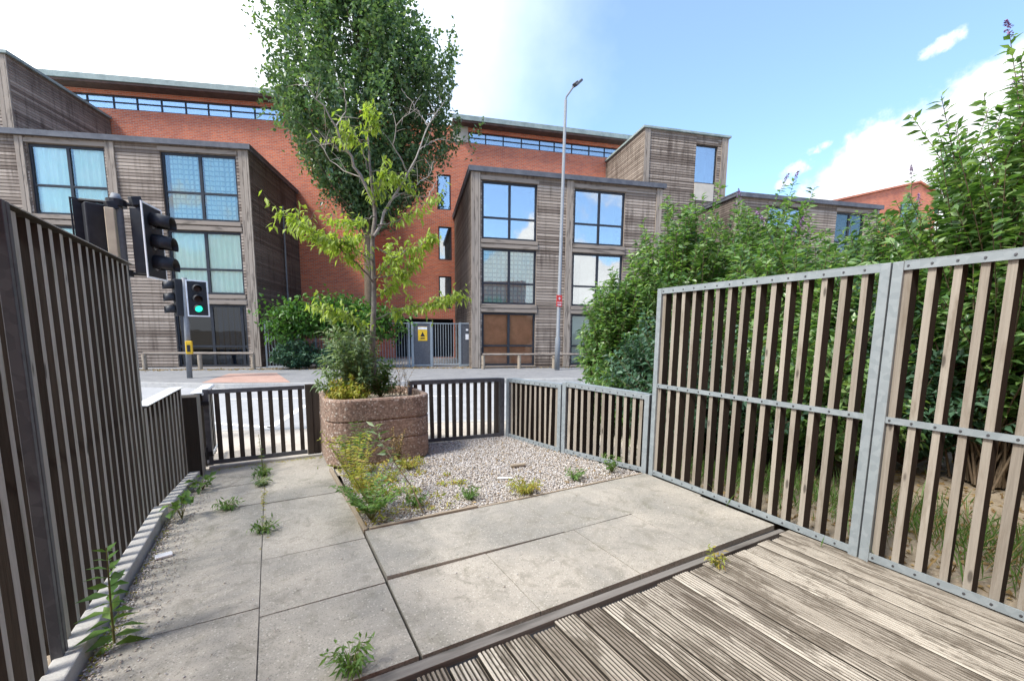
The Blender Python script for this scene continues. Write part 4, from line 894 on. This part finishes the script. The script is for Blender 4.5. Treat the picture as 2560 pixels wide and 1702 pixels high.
for lab, b, c, r, n, kw in (
    ('leafy bush overhanging the corner of the low fences and hiding part of the block', (5.3, 5.7, 0), (5.25, 5.6, 1.15), (.60, .72, 1.4), 340, {}),
    ('tall dense bush behind the middle of the tall slatted fence', (6.25, 5.2, 0), (6.2, 5.15, 1.65), (.95, .95, 2.05), 400, {}),
    ('dense green bush at the far right of the first tall fence panel', (6.1, 3.2, 0), (6.0, 3.3, 1.35), (1.1, 1.05, 1.4), 380, dict(flowers=3)),
    ('dark bush between the timber block and the tallest bush', (7.5, 4.6, 0), (7.4, 4.55, 1.72), (1.3, 1.1, 2.08), 430, dict(flowers=4)),
    ('broad bush farther back whose top touches the far brick gable', (8.7, 2.9, 0), (8.6, 3.1, 1.6), (1.4, 1.3, 1.92), 400, dict(flowers=3)),
    ('tallest bush with lilac flower spikes at the right edge', (6.5, 1.3, 0), (6.5, 1.15, 2.1), (1.3, 1.2, 2.2), 420, dict(flowers=14)),
    ('drooping bush close behind the second tall fence panel', (5.9, .0, 0), (5.7, -.1, 1.7), (1.0, 1.2, 1.7), 330, dict(flowers=4))):
    shrub('buddleia_bush', lab, 'bush', b, dome(c, *r, n, -.2, .11), BL, .125, .046, 32, .013, .05, .3, G3, -.1, spread=.12, **kw)
# low growth at the foot of the bushes
shrub('buddleia_bush', 'low straggling bush just behind the corner of the low fence panels', 'bush', (4.5, 4.9, 0), dome((4.45, 4.85, .45), .55, .7, .6, 150), BL, .11, .038, 30, .008, .05, .25, G3)
shrub('undergrowth_shrub', 'shaded undergrowth right behind the first tall fence panel', 'bush', (4.6, 3.4, 0), dome((4.5, 3.4, .6), .75, 1.2, 1.0, 240), T['leaf_teal'], .11, .045, 28, .008, .05, .25)
shrub('undergrowth_shrub', 'green undergrowth filling the foot of the bushes behind the first tall panel', 'bush', (5.3, 2.5, 0), dome((5.2, 2.5, .7), .9, 1.0, 1.05, 260), BL, .12, .046, 30, .008, .05, .2)
shrub('undergrowth_shrub', 'shaded growth beside the street behind the corner of the tall fence', 'bush', (5.0, 4.3, 0), dome((4.9, 4.3, .75), .8, .8, 1.0, 240), T['leaf_teal'], .12, .046, 30, .008, .05, .2)
shrub('undergrowth_shrub', 'dark low growth behind the doubled fence posts', 'bush', (6.3, 1.9, 0), dome((6.3, 2.0, .9), 1.0, 1.0, 1.2, 260), T['leaf_teal'], .12, .05, 30, .008, .05, .2)
shrub('undergrowth_shrub', 'dark growth at the foot of the tallest bush beyond the second panel', 'bush', (7.6, .6, 0), dome((7.6, .6, .9), 1.1, 1.5, 1.3, 260), T['leaf_teal'], .13, .05, 30, .008, .05, .2)
def grass(name, label, spots, n, h, lm, group=None):
    P = []; D = []
    for (x, y, sx, sy) in spots:
        k = n; p = np.stack([rng.normal(x, sx, k), rng.normal(y, sy, k), np.full(k, -.02)], 1); P.append(p); D.append(np.stack([rng.normal(0, .35, k), rng.normal(0, .35, k), np.ones(k)], 1))
    P = np.concatenate(P); D = np.concatenate(D); n = len(P)
    return tag(leaves(name, P, D, rng.uniform(h*.5, h*1.2, n), rng.uniform(.006, .012, n), lm, None, .2, .25), label, 'grass', group, 'stuff')
grass('rough_grass', 'rough grass growing on the soil behind the right fence', [(4.2, 2.4, .25, .7), (4.6, 1.3, .3, .5), (4.3, .5, .3, .35), (5.0, 0, .4, .5), (4.0, 2.9, .2, .4), (4.4, 2.2, .3, .5)], 480, .28, T['leaf_weed'])
grass('dry_grass', 'straw coloured grass stalks lying behind the second tall panel', [(4.3, 1.0, .3, .4), (4.6, .2, .4, .4)], 160, .3, T['leaf_dry'])
# leaf litter behind the fence and along the far frontage
n = 3000; p = np.stack([rng.uniform(3.65, 7.5, n), rng.uniform(-1.2, 3.6, n), np.full(n, -.022)], 1); d = np.stack([rng.normal(0, 1, n), rng.normal(0, 1, n), rng.uniform(0, .25, n)], 1)
tag(leaves('leaf_litter', p, d, rng.uniform(.03, .08, n), rng.uniform(.015, .035, n), T['leaf_dry'], None), 'dead leaves scattered on the soil behind the right fence', 'leaf litter', kind='stuff')
n = 2600; k = rng.uniform(-.6, 2.0, n); p = np.stack([-.3+8*k, 19.3-2.55*k*1.0-np.abs(rng.normal(0, .25, n)), np.full(n, .004)], 1); d = np.stack([rng.normal(0, 1, n), rng.normal(0, 1, n), rng.uniform(0, .3, n)], 1)
tag(leaves('leaf_litter', p, d, rng.uniform(.05, .12, n), rng.uniform(.03, .06, n), T['leaf_dry'], None), 'brown leaf litter along the foot of the block across the street', 'leaf litter', kind='stuff')
# shrubs before the recess fence
tips = []
for i in range(230):
    k = rnd.uniform(.0, .62); p = ga(k); hgt = np.interp(k, [0, .1, .25, .5, .62], [1.9, 2.35, 2.75, 2.5, 2.0]); tips.append((p[0]+rng.normal(0, .2), p[1]-.35+rng.normal(0, .35), hgt-rnd.random()**2*1.0))
def climber():
    b = V(*ga(.3), 0); t = thing('climbing_shrub', 'bright green climbing shrub spilling over the grey bar fence', 'shrub', tuple(b)); m = MB(); P = []; D = []
    for e in tips:
        k = rnd.uniform(.05, .6); s0 = V(*ga(k), 1.2); e = V(*e); cv = curve(s0, e, .1, 5, .08); m.tube(cv, np.linspace(.012, .003, 6), 4, False)
        n = 34; q = cv[rng.integers(2, 6, n)]+rng.normal(0, .16, (n, 3)); P.append(q); D.append(rng.normal(0, 1, (n, 3))+V(0, -.3, -.25))
    m.tube([b, b+V(.1, 0, 1.2)], .05, 6); part('stems', m, T['stem_b'], t); P = np.concatenate(P); D = np.concatenate(D); n = len(P)
    leaves('foliage', P, D, rng.uniform(.12, .22, n), rng.uniform(.08, .14, n), T['leaf_clim'], t)
climber()
c = ga(.13); shrub('low_shrub', 'cool dark green low shrub at the left foot of the bar fence', 'shrub', (c[0], c[1]-.5, 0), dome((c[0], c[1]-.6, .45), .95, .5, .75, 170), T['leaf_teal'], .15, .06, 40, .012, .05, .2)
c = ga(.34); shrub('low_shrub', 'low blue green shrub before the middle of the bar fence', 'shrub', (c[0], c[1]-.6, 0), dome((c[0], c[1]-.7, .4), 1.1, .5, .75, 170), T['leaf_teal'], .14, .06, 40, .012, .05, .2)
# planter undergrowth
zs = .665
shrub('planter_shrub', 'grey green shrub beside the young tree trunk in the planter', 'shrub', (.95, 5.35, zs), dome((.80, 5.32, zs+.46), .40, .34, .52, 75, -.6, .35), T['leaf_grey'], .085, .026, 60, .005, .05, .3, smat='stem')
shrub('planter_shrub', 'dark green shrub right of the young tree trunk in the planter', 'shrub', (1.16, 5.4, zs), dome((1.17, 5.42, zs+.2), .22, .22, .34, 40, -.3, .3), T['leaf_weed'], .075, .024, 60, .004, .05, .3, smat='stem')
shrub('planter_fern', 'yellowing leafy plant at the left end of the planter', 'plant', (.78, 5.2, zs), dome((.76, 5.17, zs+.10), .24, .24, .24, 70, -.2), T['leaf_yel'], .06, .022, 95, .003, .08, .2, smat='stem')
shrub('planter_fern', 'yellow plant in the far left corner of the planter', 'plant', (.62, 5.45, zs), dome((.62, 5.4, zs+.05), .12, .2, .13, 40, -.2), T['leaf_yel'], .05, .02, 95, .003, .08, .2, smat='stem')
tips = [(1.35+rng.normal(0, .12), 5.4+rng.normal(0, .2), zs+rnd.uniform(.1, .5)) for i in range(26)]
shrub('dry_stalks', 'thin dry stalks at the right end of the planter', 'plant', (1.36, 5.4, zs), tips, T['leaf_dry'], .035, .012, 30, .003, 0, .3, spread=.12)
grass('planter_grass', 'short grass along the rim inside the planter', [(1.0, 5.05, .25, .05), (1.45, 5.3, .06, .2), (.62, 5.2, .05, .15)], 130, .10, T['leaf_yel'])
# weeds in the gravel
def weed(label, base, tips, lm, Ln, Wd, per, name='weed', **kw): return shrub(name, label, 'weed', base, tips, lm, Ln, Wd, per, kw.pop('stemr', .004), .04, kw.pop('start', .15), 'weeds in paving and gravel', smat='stem', **kw)
def pinnate(label, base, fr, lm, ll=.035, wd=.014):
    """weed with feathery pinnate fronds"""
    t = thing('feathery_weed', label, 'weed', tuple(base), 'weeds in paving and gravel'); m = MB(); P = []; D = []
    for e in fr:
        cv = resample(curve(base, e, .14, 7, .04), 16); m.tube(cv, np.linspace(.0035, .001, 16), 4, False)
        for i in range(5, 16):
            ax = nrm(cv[min(15, i+1)]-cv[max(0, i-1)]); sd2 = nrm(np.cross(ax, V(0, 0, 1)))
            for s1 in (-1, 1): P.append(cv[i]); D.append(sd2*s1+ax*.45+rng.normal(0, .12, 3))
    part('stems', m, T['stem'], t); n = len(P); leaves('foliage', P, D, rng.uniform(ll*.9, ll*1.8, n), rng.uniform(wd*.9, wd*1.5, n), lm, t)
def fr_ring(b, r, h, n, a0=0, a1=6.28): return [(b[0]+r*rnd.uniform(.5, 1)*c_(a), b[1]+r*rnd.uniform(.5, 1)*s_(a), b[2]+h*rnd.uniform(.5, 1.1)) for a in [a0+(a1-a0)*i/n+rnd.uniform(-.2, .2) for i in range(n)]]
pinnate('feathery pale green weed before the planter by the edging board', (.62, 4.3, 0), fr_ring((.62, 4.3, .1), .28, .42, 15), T['leaf_yel'], .04, .015)
pinnate('leafy fern like weed at the inner corner of the path and gravel', (.62, 3.38, 0), fr_ring((.62, 3.38, 0), .30, .32, 24), T['leaf_weed'], .04, .016)
pinnate('yellow feathery weed in the gravel behind the corner weed', (.66, 3.75, 0), fr_ring((.66, 3.75, .05), .3, .34, 16), T['leaf_yel'], .038, .014)
pinnate('light green feathery weed near the left front of the planter', (.72, 4.62, 0), fr_ring((.7, 4.6, .12), .25, .40, 12), T['leaf_weed'], .045, .016)
# tall single stemmed weed leaning left in the gravel
wb = V(1.03, 3.33, 0)
t = thing('tall_weed', 'tall leaning single stemmed weed with pointed leaves in the gravel', 'weed', tuple(wb)); m = MB()
cv = resample([wb, wb+V(-.06, .12, .2), wb+V(-.16, .25, .38), wb+V(-.24, .42, .55), wb+V(-.27, .5, .66)], 22); m.tube(cv, np.linspace(.007, .002, 22), 6, False); P = []; D = []
for i in range(5, 22):
    for s1 in (-1, 1):
        a = i*1.3+(0 if s1 > 0 else math.pi); P.append(cv[i]); D.append(V(c_(a), s_(a), .55 if i > 16 else .1))
part('stem', m, T['stem_b'], t); n = len(P); leaves('foliage', P, D, np.where(np.arange(n) > 16, .12, .07), np.where(np.arange(n) > 16, .032, .022), T['leaf_grey'], t)
weed('small russet weed before the right side of the planter', (1.18, 4.72, 0), fr_ring((1.18, 4.72, .05), .1, .36, 9), T['leaf_dry'], .04, .016, 60)
for i, (x, y, lab) in enumerate(((1.25, 4.55, 'low yellow tuft spreading below the planter front'), (1.02, 3.5, 'low tuft beside the foot of the tall leaning weed'), (2.02, 3.31, 'broad yellow green tuft on the edge of the slabs'), (2.66, 3.38, 'bright green tuft near the right end of the gravel'), (1.5, 3.42, 'small dark green tuft behind the end of the raised board'))):
    tg = T['leaf_yel'] if i in (0, 2) else T['leaf_weed']
    shrub('gravel_tuft', lab, 'weed', (x, y, 0), fr_ring((x, y, 0), .2 if i in (0, 2) else .13, .10, 34 if i in (0, 2) else 20), tg, .045, .014, 70, .002, .15, .1, 'weeds in paving and gravel', smat='stem')
weed('small weed at the foot of the low right fence', (3.16, 3.38, 0), fr_ring((3.15, 3.38, 0), .12, .2, 10), T['leaf_weed'], .05, .02, 60)
P = []; D = []
for i in range(75):
    x = .6+abs(rnd.gauss(0, .42)); y = rnd.uniform(3.28, 4.85)
    if x > 1.6: continue
    for k in range(rnd.randrange(8, 22)): P.append((x+rnd.gauss(0, .035), y+rnd.gauss(0, .035), 0)); D.append((rnd.gauss(0, .7), rnd.gauss(0, .7), rnd.uniform(.2, 1)))
tag(leaves('seedling_cover', P, D, rng.uniform(.03, .075, len(P)), rng.uniform(.010, .022, len(P)), T['leaf_yel'], None), 'yellowing seedlings and moss spread through the left part of the gravel', 'ground cover', kind='stuff')
P = []; D = []
for i in range(420):
    q = rnd.random()
    if q < .3: x, y = -.135+rnd.gauss(0, .006), 5.4-2.2*abs(rnd.gauss(0, .4))
    elif q < .75: x, y = -.79+abs(rnd.gauss(0, .018)), rnd.uniform(2.2, 5.3)
    else: x, y = rnd.uniform(-.7, .45), 5.47-abs(rnd.gauss(0, .03))
    for k in range(3): P.append((x+rnd.gauss(0, .008), y+rnd.gauss(0, .01), 0)); D.append((rnd.gauss(0, .8), rnd.gauss(0, .8), rnd.uniform(.1, .8)))
tag(leaves('joint_moss', P, D, rng.uniform(.008, .028, len(P)), rng.uniform(.005, .010, len(P)), T['leaf_yel'], None), 'moss and seedlings in the slab joints and along the kerb', 'moss', kind='stuff')
# scattered debris on gravel
n = 260; p = np.stack([rng.uniform(.7, 3.2, n), rng.uniform(3.25, 5, n), np.full(n, .012)], 1); d = np.stack([rng.normal(0, 1, n), rng.normal(0, 1, n), rng.uniform(0, .4, n)], 1)
tag(leaves('fallen_leaves', p, d, rng.uniform(.02, .05, n), rng.uniform(.012, .025, n), T['leaf_dry'], None), 'dry fallen leaves scattered over the gravel', 'leaf litter', kind='stuff')
m = MB(); m.obox((2.35, 4.02, .022), (.085, -.02, .004), (.006, .02, 0), (0, 0, .012)); tag(part('wood_offcut', m, T['edgex'], bev=.004), 'pale offcut of wood lying on the gravel near the low fence', 'wood')
m = MB(); m.obox((2.02, 3.72, .018), (.07, -.03, 0), (.004, .012, 0), (0, 0, .006)); tag(part('wood_offcut', m, T['whitep'], bev=.003), 'thin white stick lying in the middle of the gravel', 'wood')
# weeds along the path
def tall_leafy(base, h, lean, n, Ln, Wd, lab):
    t = thing('leafy_weed', lab, 'weed', tuple(base), 'weeds in paving and gravel'); base = V(*base); cv = resample([base, base+V(lean[0]*.3, lean[1]*.3, h*.4), base+V(*lean, h)], 24); m = MB(); m.tube(cv, np.linspace(.006, .0025, 24), 6, False); P = []; D = []; Ls = []
    for i in range(n):
        k = (i+.5)/n; q = cv[min(23, int(k*23))]; 
        for j in range(3): a = i*2.0+j*2.094+rnd.uniform(-.25, .25); P.append(q); D.append(V(c_(a), s_(a), .25+.5*k)); Ls.append(Ln*(1-.6*k**2)*rnd.uniform(.75, 1.15))
    part('stem', m, T['stem'], t); Ls = np.array(Ls); leaves('foliage', P, D, Ls, Ls*Wd, T['leaf_weed'], t, .15, .3)
tall_leafy((-.735, 2.56, 0), .50, (.02, -.03), 12, .15, .34, 'tall leafy weed growing against the left kerb in the foreground')
def broad(label, base, r, h, n, Ln, Wd, lm): shrub('broad_leaf_weed', label, 'weed', base, fr_ring(base, r, h, n), lm, Ln, Wd, 26, .004, .2, .5, 'weeds in paving and gravel', smat='stem', out=.7)
broad('broad leaved weed at the end of the tall left fence', (-.70, 4.12, 0), .11, .2, 6, .085, .06, T['leaf_weed'])
broad('low broad weed on the kerb before the gate post', (-.64, 4.8, 0), .10, .12, 7, .09, .05, T['leaf_weed'])
for x, y, r_, lab, lm in ((-.40, 4.17, .12, 'small flat weed on the left slabs near the cross joint', 'leaf_weed'), (-.13, 3.56, .11, 'spiky weed in the long joint between the slabs', 'leaf_weed'), (-.16, 4.68, .10, 'small weed in the long joint farther along', 'leaf_grey'), (-.16, 5.0, .10, 'spreading weed in the joint just inside the gate', 'leaf_weed'), (.23, 1.84, .13, 'tuft of long leaves at the deck edge in the foreground', 'leaf_weed')):
    shrub('joint_weed', lab, 'weed', (x, y, 0), fr_ring((x, y, 0), r_, .07 if r_ < .13 else .12, 22), T[lm], .05, .013, 60, .002, .2, .1, 'weeds in paving and gravel', smat='stem')
tall_leafy((-.15, 5.08, 0), .42, (-.02, .02), 12, .05, .25, 'thin upright weed in front of the gate slats')
shrub('joint_weed', 'small pale weed on the deck edge to the right', 'weed', (2.45, 1.62, 0), fr_ring((2.45, 1.62, 0), .09, .10, 12), T['leaf_yel'], .04, .014, 60, .002, .15, .1, 'weeds in paving and gravel', smat='stem')
# litter and crumbs
m = MB(); m.obox((-.70, 3.45, .012), (.045, .01, 0), (-.006, .02, .004), (0, 0, .008)); tag(part('paper_scrap', m, T['whitep'], bev=.004), 'scrap of white litter by the left kerb', 'litter')
pts = [(rnd.uniform(-.80, -.74) + rnd.random()**4*.2, rnd.uniform(1.5, 5.3)) for i in range(2400)]+[(rnd.uniform(-.7, 3.3), rnd.uniform(1.85, 3.1)) for i in range(60)]+[(rnd.uniform(-.7, .45), rnd.uniform(1.2, 5.3)) for i in range(60)]
tag(stones('loose_grit', pts, .003, .007, 0, T['stone']), 'loose grit and crumbs along the kerb and over the slabs', 'grit', kind='stuff')
